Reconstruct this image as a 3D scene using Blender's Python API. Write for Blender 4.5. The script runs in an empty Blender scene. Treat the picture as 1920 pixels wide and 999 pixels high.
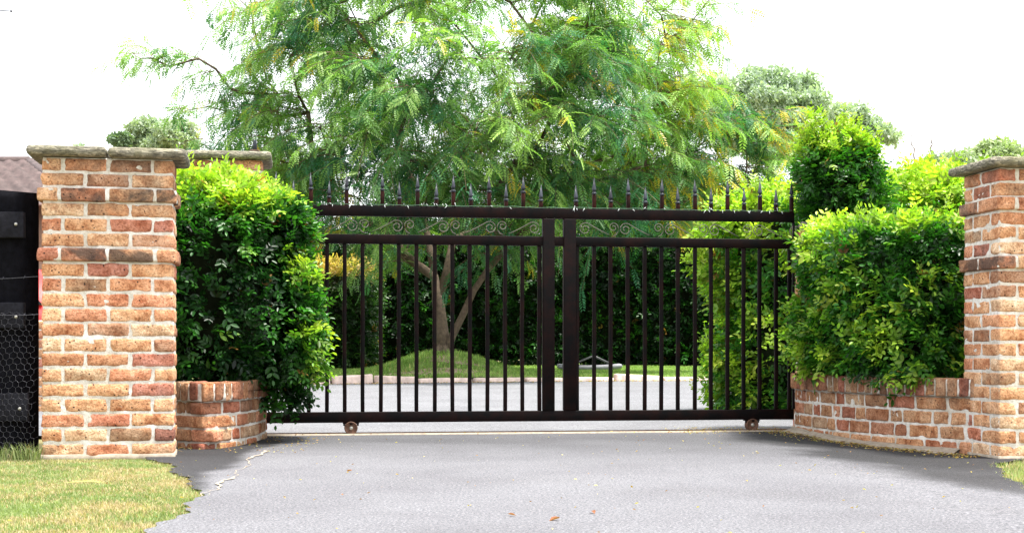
import bpy, math, random
import numpy as np
from mathutils import Vector, Matrix
R = math.radians
random.seed(7); rng = np.random.default_rng(7)
S = bpy.context.scene
col = S.collection

# ---------------------------------------------------------------- camera, sky, sun, exposure
F = 2667.0; HZ = 660.0; EYE = 0.571
def at(px, py, d):          # point seen at photo pixel (px,py) when it stands d metres away
    return np.array([(px-960)/F*d, d, EYE+(HZ-py)/F*d])
cam = bpy.data.cameras.new('camera'); co = bpy.data.objects.new('camera', cam); col.objects.link(co)
co.location = (0, 0, EYE); co.rotation_euler = (R(90), 0, 0)
cam.sensor_width = 36; cam.lens = 36*F/1920; cam.shift_y = 160.5/1920; cam.clip_end = 1500; cam.clip_start = 0.05
S.camera = co
SUN_EL, SUN_AZ = 73, 100      # high sun, to the right and slightly behind the camera
w = bpy.data.worlds.new('World'); S.world = w; w.use_nodes = True
nt = w.node_tree; nt.nodes.clear()
sky = nt.nodes.new('ShaderNodeTexSky'); sky.sky_type = 'NISHITA'; sky.sun_disc = False
sky.sun_elevation = R(SUN_EL); sky.sun_rotation = R(SUN_AZ); sky.dust_density = 4; sky.air_density = 1.0; sky.ozone_density = 1
mixw = nt.nodes.new('ShaderNodeMix'); mixw.data_type = 'RGBA'; mixw.inputs[0].default_value = 0.72
mixw.inputs[7].default_value = (11.0, 11.2, 11.4, 1)      # bright thin overcast
bg = nt.nodes.new('ShaderNodeBackground'); bg.inputs[1].default_value = 0.078
ow = nt.nodes.new('ShaderNodeOutputWorld')
nt.links.new(sky.outputs[0], mixw.inputs[6]); nt.links.new(mixw.outputs[2], bg.inputs[0]); nt.links.new(bg.outputs[0], ow.inputs[0])
sl = bpy.data.lights.new('sun', 'SUN'); sl.energy = 3.2; sl.angle = R(9); sl.color = (1, .96, .88)
so = bpy.data.objects.new('sun', sl); col.objects.link(so)
sd = Vector((math.sin(R(SUN_AZ))*math.cos(R(SUN_EL)), math.cos(R(SUN_AZ))*math.cos(R(SUN_EL)), math.sin(R(SUN_EL))))
so.rotation_euler = sd.to_track_quat('Z', 'Y').to_euler(); so.location = (0, 0, 30)
S.view_settings.view_transform = 'Standard'; S.view_settings.look = 'None'; S.view_settings.gamma = 1
S.view_settings.exposure = 1.62
S.render.engine = 'CYCLES'
S.cycles.max_bounces = 6; S.cycles.transparent_max_bounces = 8

# ---------------------------------------------------------------- materials
def newmat(name):
    m = bpy.data.materials.new(name); m.use_nodes = True; t = m.node_tree
    return m, t, t.nodes['Principled BSDF']
def N(t, kind, **kw):
    n = t.nodes.new('ShaderNode'+kind)
    for k, v in kw.items():
        if k.startswith('i_'):
            key = k[2:]; key = int(key) if key.isdigit() else key.replace('_', ' ')
            n.inputs[key].default_value = v
        else: setattr(n, k, v)
    return n
def L(t, a, b): t.links.new(a, b)
def ramp(t, fac, stops):
    r = N(t, 'ValToRGB'); e = r.color_ramp.elements
    while len(e) < len(stops): e.new(0.5)
    for i, (p, c) in enumerate(stops):
        e[i].position = p; e[i].color = (*c, 1) if len(c) == 3 else c
    L(t, fac, r.inputs[0]); return r
def mixc(t, fac, a, b, blend='MIX'):
    m = N(t, 'Mix', data_type='RGBA', blend_type=blend)
    for s, v in ((0, fac), (6, a), (7, b)):
        if isinstance(v, (int, float)): m.inputs[s].default_value = v
        elif isinstance(v, tuple): m.inputs[s].default_value = (*v, 1) if len(v) == 3 else v
        else: L(t, v, m.inputs[s])
    return m.outputs[2]
def noise(t, scale, detail=4, rough=.6, coord=None, dist=0):
    n = N(t, 'TexNoise'); n.inputs['Scale'].default_value = scale; n.inputs['Detail'].default_value = detail
    n.inputs['Roughness'].default_value = rough; n.inputs['Distortion'].default_value = dist
    if coord is None: coord = N(t, 'TexCoord').outputs['Object']
    L(t, coord, n.inputs['Vector']); return n.outputs[0]
def bump(t, b, h, strength=.5, dist=.01):
    n = N(t, 'Bump'); n.inputs['Strength'].default_value = strength; n.inputs['Distance'].default_value = dist
    L(t, h, n.inputs['Height']); L(t, n.outputs[0], b.inputs['Normal'])
def addh(t, a, b, k=1.0):
    m = N(t, 'Math', operation='MULTIPLY_ADD'); L(t, b, m.inputs[0]); m.inputs[1].default_value = k; L(t, a, m.inputs[2]); return m.outputs[0]

def plain(name, c, rough=.6, var=.25, scale=20, metal=0, bs=.2):
    m, t, b = newmat(name); b.inputs['Roughness'].default_value = rough; b.inputs['Metallic'].default_value = metal
    n = noise(t, scale, 5)
    lo = tuple(x*(1-var) for x in c); hi = tuple(min(1, x*(1+var)) for x in c)
    L(t, ramp(t, n, [(.3, lo), (.7, hi)]).outputs[0], b.inputs['Base Color'])
    bump(t, b, n, bs, .004); return m

def leafmat(name, transl=.4, rough=.38, spec=.35, gain=1.0):
    m, t, b = newmat(name)
    a = N(t, 'Attribute', attribute_name='Col')
    n = noise(t, 30, 2)
    c = mixc(t, 1.0, a.outputs['Color'], ramp(t, n, [(.3, (.8*gain,)*3), (.7, (1.15*gain,)*3)]).outputs[0], 'MULTIPLY')
    L(t, c, b.inputs['Base Color']); b.inputs['Roughness'].default_value = rough
    b.inputs['Specular IOR Level'].default_value = spec
    tr = N(t, 'BsdfTranslucent'); c2 = mixc(t, 1.0, c, (1.0, 1.25, .45), 'MULTIPLY'); L(t, c2, tr.inputs[0])
    ms = N(t, 'MixShader'); ms.inputs[0].default_value = transl
    L(t, b.outputs[0], ms.inputs[1]); L(t, tr.outputs[0], ms.inputs[2])
    L(t, ms.outputs[0], t.nodes['Material Output'].inputs[0]); return m

def brickmat():
    m, t, b = newmat('brick')
    a = N(t, 'Attribute', attribute_name='Col'); co_ = N(t, 'TexCoord').outputs['Object']
    n1 = noise(t, 14, 5, .65, co_); n2 = noise(t, 90, 4, .7, co_); n3 = noise(t, 5, 4, .6, co_, .6)
    c = mixc(t, 1.0, a.outputs['Color'], ramp(t, n1, [(.30, (.55, .36, .28)), (.48, (1, .97, .95)), (.62, (1.2, 1.3, 1.4)), (.72, (1.35, 1.6, 1.9))]).outputs[0], 'MULTIPLY')
    c = mixc(t, 1.0, c, ramp(t, n2, [(.34, (.55, .48, .44)), (.5, (1.0, 1.0, 1.0)), (.68, (1.3, 1.34, 1.38))]).outputs[0], 'MULTIPLY')
    # pits and kiln spots
    v = N(t, 'TexVoronoi'); v.inputs['Scale'].default_value = 34; L(t, co_, v.inputs['Vector'])
    sp = ramp(t, v.outputs['Distance'], [(.10, (1, 1, 1)), (.17, (0, 0, 0))])
    n4 = noise(t, 9, 3, .6, co_); g = ramp(t, n4, [(.46, (0, 0, 0)), (.54, (1, 1, 1))])
    f = mixc(t, 1.0, sp.outputs[0], g.outputs[0], 'MULTIPLY')
    c = mixc(t, f, c, (.035, .028, .03))
    # weathering soot with an outline of its own
    so_ = ramp(t, n3, [(.38, (0, 0, 0)), (.56, (1, 1, 1))])
    f2 = mixc(t, 1.0, so_.outputs[0], a.outputs['Alpha'], 'MULTIPLY')
    c = mixc(t, f2, c, (.06, .05, .045))
    L(t, c, b.inputs['Base Color']); b.inputs['Roughness'].default_value = .93; b.inputs['Specular IOR Level'].default_value = .15
    h = addh(t, n1, n2, .7); h = addh(t, h, sp.outputs[0], -.7); bump(t, b, h, 1.0, .012); return m
def mortarmat():
    m, t, b = newmat('mortar'); n = noise(t, 40, 6, .7); n2 = noise(t, 4, 4, .6)
    c = ramp(t, n, [(.3, (.55, .51, .45)), (.55, (.82, .79, .74))]).outputs[0]
    c = mixc(t, 1.0, c, ramp(t, n2, [(.35, (.72, .68, .62)), (.6, (1, 1, 1))]).outputs[0], 'MULTIPLY')
    L(t, c, b.inputs['Base Color']); b.inputs['Roughness'].default_value = .95; bump(t, b, n, .9, .01); return m
def stonemat():
    m, t, b = newmat('cap_stone'); co_ = N(t, 'TexCoord').outputs['Object']
    mp = N(t, 'Mapping'); mp.inputs['Scale'].default_value = (1, 1, 3.5); L(t, co_, mp.inputs[0])
    n = noise(t, 26, 8, .75, mp.outputs[0], .8); n2 = noise(t, 5, 4, .6, co_)
    c = ramp(t, n, [(.3, (.07, .065, .055)), (.5, (.24, .22, .17)), (.68, (.5, .45, .35))]).outputs[0]
    c = mixc(t, ramp(t, n2, [(.45, (0, 0, 0)), (.65, (.7, .7, .7))]).outputs[0], c, (.2, .19, .1), 'MIX')
    c = mixc(t, 1.0, c, ramp(t, n, [(.35, (.45, .45, .45)), (.6, (1.2, 1.2, 1.2))]).outputs[0], 'MULTIPLY')
    L(t, c, b.inputs['Base Color']); b.inputs['Roughness'].default_value = .95; bump(t, b, n, 1, .016); return m
def gatemat(name, c1, c2, rough=.42):
    m, t, b = newmat(name); co_ = N(t, 'TexCoord').outputs['Object']
    n = noise(t, 7, 6, .65, co_); n2 = noise(t, 80, 4, .7, co_)
    c = mixc(t, ramp(t, n, [(.42, (0, 0, 0)), (.66, (1, 1, 1))]).outputs[0], c1, c2)
    c = mixc(t, ramp(t, n2, [(.64, (0, 0, 0)), (.76, (.4, .4, .4))]).outputs[0], c, (.05, .018, .01))
    L(t, c, b.inputs['Base Color']); b.inputs['Roughness'].default_value = rough; b.inputs['Specular IOR Level'].default_value = .09
    bump(t, b, n2, .25, .003); return m
def asphaltmat(name, tint=1.0, use_attr=True):
    m, t, b = newmat(name); co_ = N(t, 'TexCoord').outputs['Object']
    n1 = noise(t, 95, 5, .85, co_); n2 = noise(t, 1.3, 6, .62, co_, .5); n3 = noise(t, 28, 5, .75, co_)
    k = tint
    c = ramp(t, n1, [(.34, (.030*k, .031*k, .034*k)), (.5, (.100*k, .102*k, .110*k)), (.66, (.245*k, .245*k, .26*k))]).outputs[0]
    c = mixc(t, 1.0, c, ramp(t, n2, [(.32, (.86, .85, .86)), (.65, (1.08, 1.08, 1.08))]).outputs[0], 'MULTIPLY')
    c = mixc(t, 1.0, c, ramp(t, n3, [(.3, (.8, .8, .8)), (.7, (1.16, 1.16, 1.16))]).outputs[0], 'MULTIPLY')
    v = N(t, 'TexVoronoi'); v.inputs['Scale'].default_value = 95; L(t, co_, v.inputs['Vector'])
    sp = ramp(t, v.outputs['Distance'], [(.13, (1, 1, 1)), (.2, (0, 0, 0))])
    g = ramp(t, v.outputs['Color'], [(.80, (0, 0, 0)), (.84, (1, 1, 1))])
    c = mixc(t, mixc(t, 1.0, sp.outputs[0], g.outputs[0], 'MULTIPLY'), c, (.45, .43, .4))
    if use_attr:
        a = N(t, 'Attribute', attribute_name='Col')
        c = mixc(t, 1.0, c, a.outputs['Color'], 'MULTIPLY')
    L(t, c, b.inputs['Base Color']); b.inputs['Roughness'].default_value = .85; b.inputs['Specular IOR Level'].default_value = .25
    bump(t, b, addh(t, n1, n3, .6), .55, .006); return m
def soilmat(name, a1, a2, scale=8):
    m, t, b = newmat(name); n = noise(t, scale, 8, .7); n2 = noise(t, scale*9, 4, .7)
    c = ramp(t, n, [(.3, a1), (.68, a2)]).outputs[0]
    c = mixc(t, 1.0, c, ramp(t, n2, [(.3, (.7, .7, .7)), (.7, (1.25, 1.25, 1.25))]).outputs[0], 'MULTIPLY')
    L(t, c, b.inputs['Base Color']); b.inputs['Roughness'].default_value = .95; b.inputs['Specular IOR Level'].default_value = .1
    bump(t, b, n2, .8, .02); return m
M = {}
M['leaf'] = leafmat('hedge_leaf', .42, .36, .4)
M['treeleaf'] = leafmat('tree_leaf', .38, .42, .35)
M['farleaf'] = leafmat('far_leaf', .3, .6, .2)
M['grass'] = leafmat('grass_blade', .35, .55, .2)
M['brick'] = brickmat(); M['mortar'] = mortarmat(); M['stone'] = stonemat()
M['gate'] = gatemat('gate_paint', (.0015, .0012, .0015), (.010, .0025, .002), .55)
M['picket'] = gatemat('picket_paint', (.012, .004, .003), (.04, .009, .006), .5)
M['spear'] = gatemat('spear_paint', (.05, .056, .07), (.025, .026, .032), .3)
M['scroll'] = plain('scroll_iron', (.22, .19, .16), .4, .2, 30, .5)
M['rust'] = plain('rusted_steel', (.10, .045, .025), .7, .5, 60)
M['steel'] = plain('zinc_steel', (.38, .37, .34), .4, .2, 60, .6)
M['asphalt'] = asphaltmat('asphalt'); M['asphalt2'] = asphaltmat('asphalt_inner', 1.5, False)
M['concrete'] = plain('pink_concrete', (.66, .52, .45), .9, .3, 9, 0, .9)
M['cement'] = plain('cement', (.33, .28, .22), .9, .3, 30, 0, .6)
M['soil'] = soilmat('soil', (.07, .045, .03), (.17, .12, .08))
M['turf'] = soilmat('turf', (.13, .13, .05), (.30, .25, .13), 3)
M['lawn'] = soilmat('lawn', (.10, .17, .03), (.19, .27, .07), 3)
M['bark'] = plain('bark', (.12, .088, .062), .95, .45, 18, 0, .9)
M['twig'] = plain('twig', (.16, .11, .07), .9, .4, 30)
M['core'] = plain('hedge_shade_core', (.012, .016, .008), 1, .5, 20)  # near-black colour for the shade inside hedges
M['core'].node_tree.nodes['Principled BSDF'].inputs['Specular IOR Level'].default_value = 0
M['black'] = plain('black_stained_timber', (.004, .004, .006), .9, .5, 25, 0, .8)
M['black'].node_tree.nodes['Principled BSDF'].inputs['Specular IOR Level'].default_value = .08
M['blackrail'] = plain('black_painted_rail', (.010, .010, .014), .8, .5, 40, 0, .8)
M['blackrail'].node_tree.nodes['Principled BSDF'].inputs['Specular IOR Level'].default_value = .12
M['wire'] = plain('wire', (.11, .11, .13), .5, .3, 50, .5)

# ---------------------------------------------------------------- helpers
def tag(o, label=None, cat=None, group=None, kind=None):
    if label: o['label'] = label
    if cat: o['category'] = cat
    if group: o['group'] = group
    if kind: o['kind'] = kind
    return o
def thing(name, loc, label, cat, group=None):
    o = bpy.data.objects.new(name, None); col.objects.link(o); o.location = loc; o.empty_display_size = .2
    tag(o, label, cat, group); return o
def link(name, me, parent=None, mats=None):
    o = bpy.data.objects.new(name, me); col.objects.link(o)
    if mats is not None:
        for m_ in (mats if isinstance(mats, (list, tuple)) else [mats]): me.materials.append(m_)
    if parent is not None:
        o.parent = parent; pl = world_loc(parent); o.location = (0, 0, 0)
        if len(me.vertices) and not o.get('_local'):
            n = len(me.vertices); a = np.empty(n*3, np.float32); me.vertices.foreach_get('co', a)
            a = a.reshape(-1, 3)-np.array(pl, np.float32); me.vertices.foreach_set('co', a.ravel()); me.update()
    return o
def world_loc(o):
    v = Vector(o.location)
    while o.parent is not None: o = o.parent; v = v+Vector(o.location)
    return v
def npmesh(name, V, faces, C=None, smooth=False):
    """faces: list of int arrays (n,k)"""
    V = np.asarray(V, np.float32); me = bpy.data.meshes.new(name)
    faces = [np.asarray(f, np.int32) for f in faces if len(f)]
    loops = np.concatenate([f.ravel() for f in faces]); tot = np.concatenate([np.full(len(f), f.shape[1], np.int32) for f in faces])
    start = np.concatenate([[0], np.cumsum(tot)[:-1]]).astype(np.int32)
    me.vertices.add(len(V)); me.vertices.foreach_set('co', V.ravel())
    me.loops.add(len(loops)); me.loops.foreach_set('vertex_index', loops)
    me.polygons.add(len(tot)); me.polygons.foreach_set('loop_start', start); me.polygons.foreach_set('loop_total', tot)
    if smooth: me.polygons.foreach_set('use_smooth', np.ones(len(tot), bool))
    if C is not None:
        C = np.asarray(C, np.float32)
        if C.shape[1] == 3: C = np.concatenate([C, np.zeros((len(C), 1), np.float32)], 1)
        at_ = me.color_attributes.new('Col', 'FLOAT_COLOR', 'POINT'); at_.data.foreach_set('color', C.ravel())
    me.update(calc_edges=True); me.validate(); return me
class MB:
    def __init__(s): s.V = []; s.Q = []; s.T = []; s.C = []; s.n = 0
    def add(s, V, Q=None, T=None, C=None):
        V = np.asarray(V, float)
        if Q is not None and len(Q): s.Q.append(np.asarray(Q)+s.n)
        if T is not None and len(T): s.T.append(np.asarray(T)+s.n)
        s.V.append(V); s.n += len(V)
        if C is not None:
            C = np.asarray(C, float)
            s.C.append(np.broadcast_to(C, (len(V), len(C))) if C.ndim == 1 else C)
    def box(s, c, h, M3=None, C=None, r=0.0):
        V, Q = rbox(np.array(h, float), r) if r else cube(np.array(h, float))
        if M3 is not None: V = V @ np.array(M3).T
        s.add(V+np.array(c), Q, C=C)
    def tube(s, P, rad, k=6, C=None, caps=True):
        V, Q, T = tubeg(P, rad, k, caps); s.add(V, Q, T, C)
    def lathe(s, c, prof, k=10, ax='z', C=None):
        a = np.linspace(0, 2*math.pi, k, endpoint=False); V = []
        for r_, z_ in prof:
            ring = np.stack([np.cos(a)*r_, np.sin(a)*r_, np.full(k, z_)], 1); V.append(ring)
        V = np.concatenate(V)
        if ax == 'y': V = V[:, [0, 2, 1]]*np.array([1, 1, 1])
        if ax == 'x': V = V[:, [2, 0, 1]]
        Q = [[i*k+j, i*k+(j+1) % k, (i+1)*k+(j+1) % k, (i+1)*k+j] for i in range(len(prof)-1) for j in range(k)]
        T = [[0, (j+1) % k, j] for j in range(1, k-1)]+[[(len(prof)-1)*k, (len(prof)-1)*k+j, (len(prof)-1)*k+j+1] for j in range(1, k-1)]
        s.add(V+np.array(c), Q, T, C)
    def mesh(s, name, smooth=False):
        V = np.concatenate(s.V); C = np.concatenate(s.C) if s.C else None
        return npmesh(name, V, [np.concatenate(a) for a in (s.Q, s.T) if a], C, smooth)
    def build(s, name, mat, parent=None, smooth=False): return link(name, s.mesh(name, smooth), parent, mat)
def cube(h):
    V = np.array([[x, y, z] for z in (-1, 1) for y in (-1, 1) for x in (-1, 1)], float)*h
    Q = [[0, 2, 3, 1], [4, 5, 7, 6], [0, 1, 5, 4], [2, 6, 7, 3], [0, 4, 6, 2], [1, 3, 7, 5]]
    return V, np.array(Q)
def rbox(h, r, n=(3, 3, 3)):
    ax = []
    for i in range(3):
        e = 1-r/h[i]; ax.append(np.concatenate([[-1], np.linspace(-e, e, n[i]), [1]]))
    V = []; idx = {}; Q = []
    def vid(p):
        k = tuple(np.round(p, 5))
        if k not in idx: idx[k] = len(V); V.append(p)
        return idx[k]
    for a in range(3):
        b, c = (a+1) % 3, (a+2) % 3
        for sgn in (-1, 1):
            for i in range(len(ax[b])-1):
                for j in range(len(ax[c])-1):
                    q = []
                    for (u, v) in ((i, j), (i+1, j), (i+1, j+1), (i, j+1)):
                        p = np.zeros(3); p[a] = sgn; p[b] = ax[b][u]; p[c] = ax[c][v]; q.append(vid(p))
                    Q.append(q if sgn > 0 else q[::-1])
    P = np.array(V)*h; inner = np.clip(P, -(h-r), h-r); d = P-inner; ln = np.linalg.norm(d, axis=1, keepdims=True)
    P = inner+np.where(ln > 1e-9, d/np.maximum(ln, 1e-9)*r, 0)
    return P, np.array(Q)
def tubeg(P, rad, k=6, caps=True):
    P = np.asarray(P, float); n = len(P); rad = np.broadcast_to(np.asarray(rad, float), (n,))
    T = np.gradient(P, axis=0); T /= np.maximum(np.linalg.norm(T, axis=1, keepdims=True), 1e-9)
    ref = np.array([0, 0, 1.]) if abs(T[:, 2]).mean() < .8 else np.array([1., 0, 0])
    U = np.cross(T, ref); U /= np.maximum(np.linalg.norm(U, axis=1, keepdims=True), 1e-9); W = np.cross(T, U)
    a = np.linspace(0, 2*math.pi, k, endpoint=False)
    V = (P[:, None]+rad[:, None, None]*(np.cos(a)[None, :, None]*U[:, None]+np.sin(a)[None, :, None]*W[:, None])).reshape(-1, 3)
    i = np.arange(n-1)[:, None]*k; j = np.arange(k)[None]; j2 = (j+1) % k
    Q = np.stack([i+j, i+j2, i+k+j2, i+k+j], -1).reshape(-1, 4)
    Tt = []
    if caps: Tt = [[0, j_+1, j_] for j_ in range(1, k-1)]+[[(n-1)*k, (n-1)*k+j_, (n-1)*k+j_+1] for j_ in range(1, k-1)]
    return V, Q, Tt
_ph = rng.uniform(0, 6.28, (40, 3)); _dr = rng.normal(0, 1, (40, 3)); _dr /= np.linalg.norm(_dr, axis=1, keepdims=True)
def nz(P, scale, seed=0):       # smooth noise in about [-1,1]
    P = np.asarray(P, float)*scale; o = 0; 
    for k in range(6):
        i = (seed*7+k*3) % 40; j = (i+11) % 40
        o = o+np.sin(P@_dr[i]*(1+.37*k)+_ph[i, 0]+1.7*np.sin(P@_dr[j]*.8+_ph[j, 1]))
    return o/3.2
def norm(v): return v/np.maximum(np.linalg.norm(v, axis=-1, keepdims=True), 1e-9)
def frames(d, up):              # columns: x=side, y=d, z=normal
    d = norm(d); x = norm(np.cross(d, up)); z = np.cross(x, d); return np.stack([x, d, z], -1)
def scatter(tV, tQ, pos, Fm, scale, cols, tC=None, vary=None):
    """instances of a template -> V, Q, C ; cols (m,3); tC per vertex multiplier"""
    m, n = len(pos), len(tV)
    V = (np.einsum('mij,nj->mni', Fm, tV)*scale[:, None, None]+pos[:, None]).reshape(-1, 3)
    Q = (np.asarray(tQ)[None]+np.arange(m)[:, None, None]*n).reshape(-1, tQ.shape[1])
    C = np.repeat(cols, n, 0)
    if tC is not None: C = C*np.tile(tC, m)[:, None]
    return V, Q, C

# ground heights
def sstep(x, a, b):
    t = np.clip((x-a)/(b-a), 0, 1); return t*t*(3-2*t)
def gz(x, y):
    x = np.asarray(x, float); y = np.asarray(y, float)
    z = np.clip(y-11, 0, 12)*.0145
    return z-.035*sstep(x, 1.4, 2.7)*(1-sstep(y, 9.3, 10.3))
TX, TY = -1.12, 23.0
def kerb_y(x): return 19.8+.30*(np.asarray(x, float)+2.8)-.02*(np.asarray(x, float)+.5)**2
def lz(x, y):   # lawn behind the kerb
    x = np.asarray(x, float); y = np.asarray(y, float)
    z = .185+np.clip(y-20, 0, 10)*.009
    r2 = ((x-TX-.0)/.95)**2+((y-TY)/1.5)**2
    return z+.32*np.exp(-r2**1.1)+.012*np.sin(x*3.1)*np.sin(y*2.3)
def sheet(name, ys, xl, xr, nx, zf, mat, dz=0, attr=None, parent=None):
    ys = np.asarray(ys, float); u = np.linspace(0, 1, nx)
    X = xl(ys)[:, None]*(1-u)+xr(ys)[:, None]*u; Y = np.repeat(ys[:, None], nx, 1); Z = zf(X, Y)+dz
    V = np.stack([X, Y, Z], -1).reshape(-1, 3); i = np.arange(len(ys)-1)[:, None]*nx; j = np.arange(nx-1)[None]
    Q = np.stack([i+j, i+j+1, i+nx+j+1, i+nx+j], -1).reshape(-1, 4)
    C = attr(V) if attr else None
    return link(name, npmesh(name, V, [Q], C, True), parent, mat)

# ---------------------------------------------------------------- ground, driveway, road, lawn
gx = np.concatenate([np.linspace(-400, -12, 12), np.linspace(-10, 10, 41), np.linspace(12, 400, 12)])
gy = np.concatenate([[-60, -20, -5], np.linspace(0, 40, 81), [45, 60, 100, 200, 500, 900]])
X, Y = np.meshgrid(gx, gy)
far = sstep(Y, 11, 20)*.10
V = np.stack([X, Y, gz(X, Y)-.02-.0*far], -1).reshape(-1, 3); nx = len(gx)
i = np.arange(len(gy)-1)[:, None]*nx; j = np.arange(nx-1)[None]
Q = np.stack([i+j, i+j+1, i+nx+j+1, i+nx+j], -1).reshape(-1, 4)
tag(link('ground', npmesh('ground', V, [Q], None, True), None, M['turf']), kind='structure')

LB = np.array([(-2, -1.9), (0, -1.5), (2.5, -1.28), (4.49, -1.17), (4.69, -1.16), (5.08, -1.18), (5.6, -1.235), (6.05, -1.34), (6.48, -1.494), (6.95, -1.66), (7.34, -1.77), (7.5, -1.86), (8.2, -2.3), (9.0, -2.6), (10.5, -2.6)])
RB = np.array([(-2, 2.9), (3, 2.3), (5, 2.22), (6.34, 2.28), (6.6, 2.34), (7.2, 2.47), (7.77, 2.66), (8.1, 2.9), (9, 3.3), (10.5, 3.3)])
def xl(y): return np.interp(y, LB[:, 0], LB[:, 1])+.022*np.sin(y*9)+.012*np.sin(y*31+1)
def xr(y): return np.interp(y, RB[:, 0], RB[:, 1])+.02*np.sin(y*8)+.01*np.sin(y*29)
GA = R(8.7); GX0, GY0 = (610-960)/F*9.84, 9.84; gc, gs = math.cos(GA), math.sin(GA)
def gt(px):      # distance along the gate line of what is seen in photo column px
    p = (px-960)/F; return (p*GY0-GX0)/(gc-p*gs)
def gpt(t, off=0, z=0): return np.array([GX0+t*gc-off*-gs*-1*-1, GY0+t*gs-off*gc, z]) if False else np.array([GX0+t*gc+off*gs, GY0+t*gs-off*gc, z])
def gline(x): return GY0+(x-GX0)*math.tan(GA)
def drive_attr(V):
    x, y = V[:, 0], V[:, 1]; p = np.stack([x, y, 0*x], 1)
    n = nz(p, 2.2, 3)*.14+nz(p, 7, 4)*.07+nz(p, 23, 5)*.04
    # old dark tarmac left as an uncut collar along the planters
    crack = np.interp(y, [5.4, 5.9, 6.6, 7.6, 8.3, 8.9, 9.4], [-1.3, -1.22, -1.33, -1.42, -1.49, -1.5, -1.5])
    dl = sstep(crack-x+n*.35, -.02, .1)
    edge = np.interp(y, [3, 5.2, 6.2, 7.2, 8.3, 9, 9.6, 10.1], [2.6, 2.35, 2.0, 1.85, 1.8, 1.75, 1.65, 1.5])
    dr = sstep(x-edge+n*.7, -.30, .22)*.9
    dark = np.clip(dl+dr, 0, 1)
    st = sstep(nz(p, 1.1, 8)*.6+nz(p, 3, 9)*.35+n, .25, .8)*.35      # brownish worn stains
    # darker band along the track on the left
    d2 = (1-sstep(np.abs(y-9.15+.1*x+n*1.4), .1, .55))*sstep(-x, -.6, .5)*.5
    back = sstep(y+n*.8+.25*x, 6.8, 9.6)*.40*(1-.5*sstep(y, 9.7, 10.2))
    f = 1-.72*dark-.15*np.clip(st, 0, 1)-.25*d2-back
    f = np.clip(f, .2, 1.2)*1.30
    return np.stack([f*1.0, f*(.985-.015*st), f*(1.0-.03*st), np.ones_like(f)], 1)
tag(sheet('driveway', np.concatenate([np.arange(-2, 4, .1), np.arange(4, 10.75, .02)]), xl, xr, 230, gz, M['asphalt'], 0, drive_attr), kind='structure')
# trim the front drive at the gate: inner road starts slightly above
def rl(y): return np.full_like(y, -9.0)
def rr(y): return np.full_like(y, 9.0)
# inner road polygon: from gate track line to kerb
us = np.linspace(0, 1, 60); xs = np.linspace(-7, 9, 90)
Xg, U = np.meshgrid(xs, us); y0 = gline(Xg)+.10; y1 = kerb_y(Xg)+.05; Yg = y0+(y1-y0)*U
Vr = np.stack([Xg, Yg, gz(Xg, Yg)+.006], -1).reshape(-1, 3); nx = len(xs); i = np.arange(len(us)-1)[:, None]*nx; j = np.arange(nx-1)[None]
Qr = np.stack([i+j, i+j+1, i+nx+j+1, i+nx+j], -1).reshape(-1, 4)
tag(link('inner_road', npmesh('inner_road', Vr, [Qr], None, True), None, M['asphalt2']), kind='structure')
# lawn
xs = np.linspace(-9, 10, 150); us = np.linspace(0, 1, 70); Xg, U = np.meshgrid(xs, us); y0 = kerb_y(Xg)+.12; Yg = y0+(44-y0)*U**1.5
Vr = np.stack([Xg, Yg, lz(Xg, Yg)], -1).reshape(-1, 3); nx = len(xs); i = np.arange(len(us)-1)[:, None]*nx; j = np.arange(nx-1)[None]
Qr = np.stack([i+j, i+j+1, i+nx+j+1, i+nx+j], -1).reshape(-1, 4)
p = Vr; bare = sstep(nz(p, 1.3, 2)*.3+1.1-np.hypot((p[:, 0]-TX-.35)/1.3, (p[:, 1]-21.6)/.75), .1, .5)
tag(link('lawn', npmesh('lawn', Vr, [Qr], None, True), None, M['lawn']), kind='structure')
# kerb: precast edging blocks, some pushed up by roots
kb = MB(); x = -7.0; k = 0
while x < 8.5:
    ln = random.uniform(.55, .85); xc = x+ln/2; yc = float(kerb_y(xc)); sl_ = (float(kerb_y(xc+.1))-float(kerb_y(xc-.1)))/.2; a = math.atan(sl_)
    lift = random.uniform(-.01, .012); tilt = random.uniform(-.012, .012)
    if abs(xc+1.85) < .5: lift += .035; tilt = .05 if xc < -1.85 else -.04
    if abs(xc-1.7) < .4: lift += .03; tilt = random.choice((-.05, .05))
    ca, sa = math.cos(a), math.sin(a); ct, st = math.cos(tilt), math.sin(tilt)
    Rm = np.array([[ca, -sa, 0], [sa, ca, 0], [0, 0, 1]]) @ np.array([[ct, 0, -st], [0, 1, 0], [st, 0, ct]])
    V, Qb = rbox(np.array([ln/2-.008, .10, .11]), .02); V = V+(nz(V+xc*3, 14, 3)*.006)[:, None]
    kb.add(V@Rm.T+np.array([xc, yc, .095+lift]), Qb); x += ln
tag(kb.build('kerb', M['concrete'], None, True), kind='structure')
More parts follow.
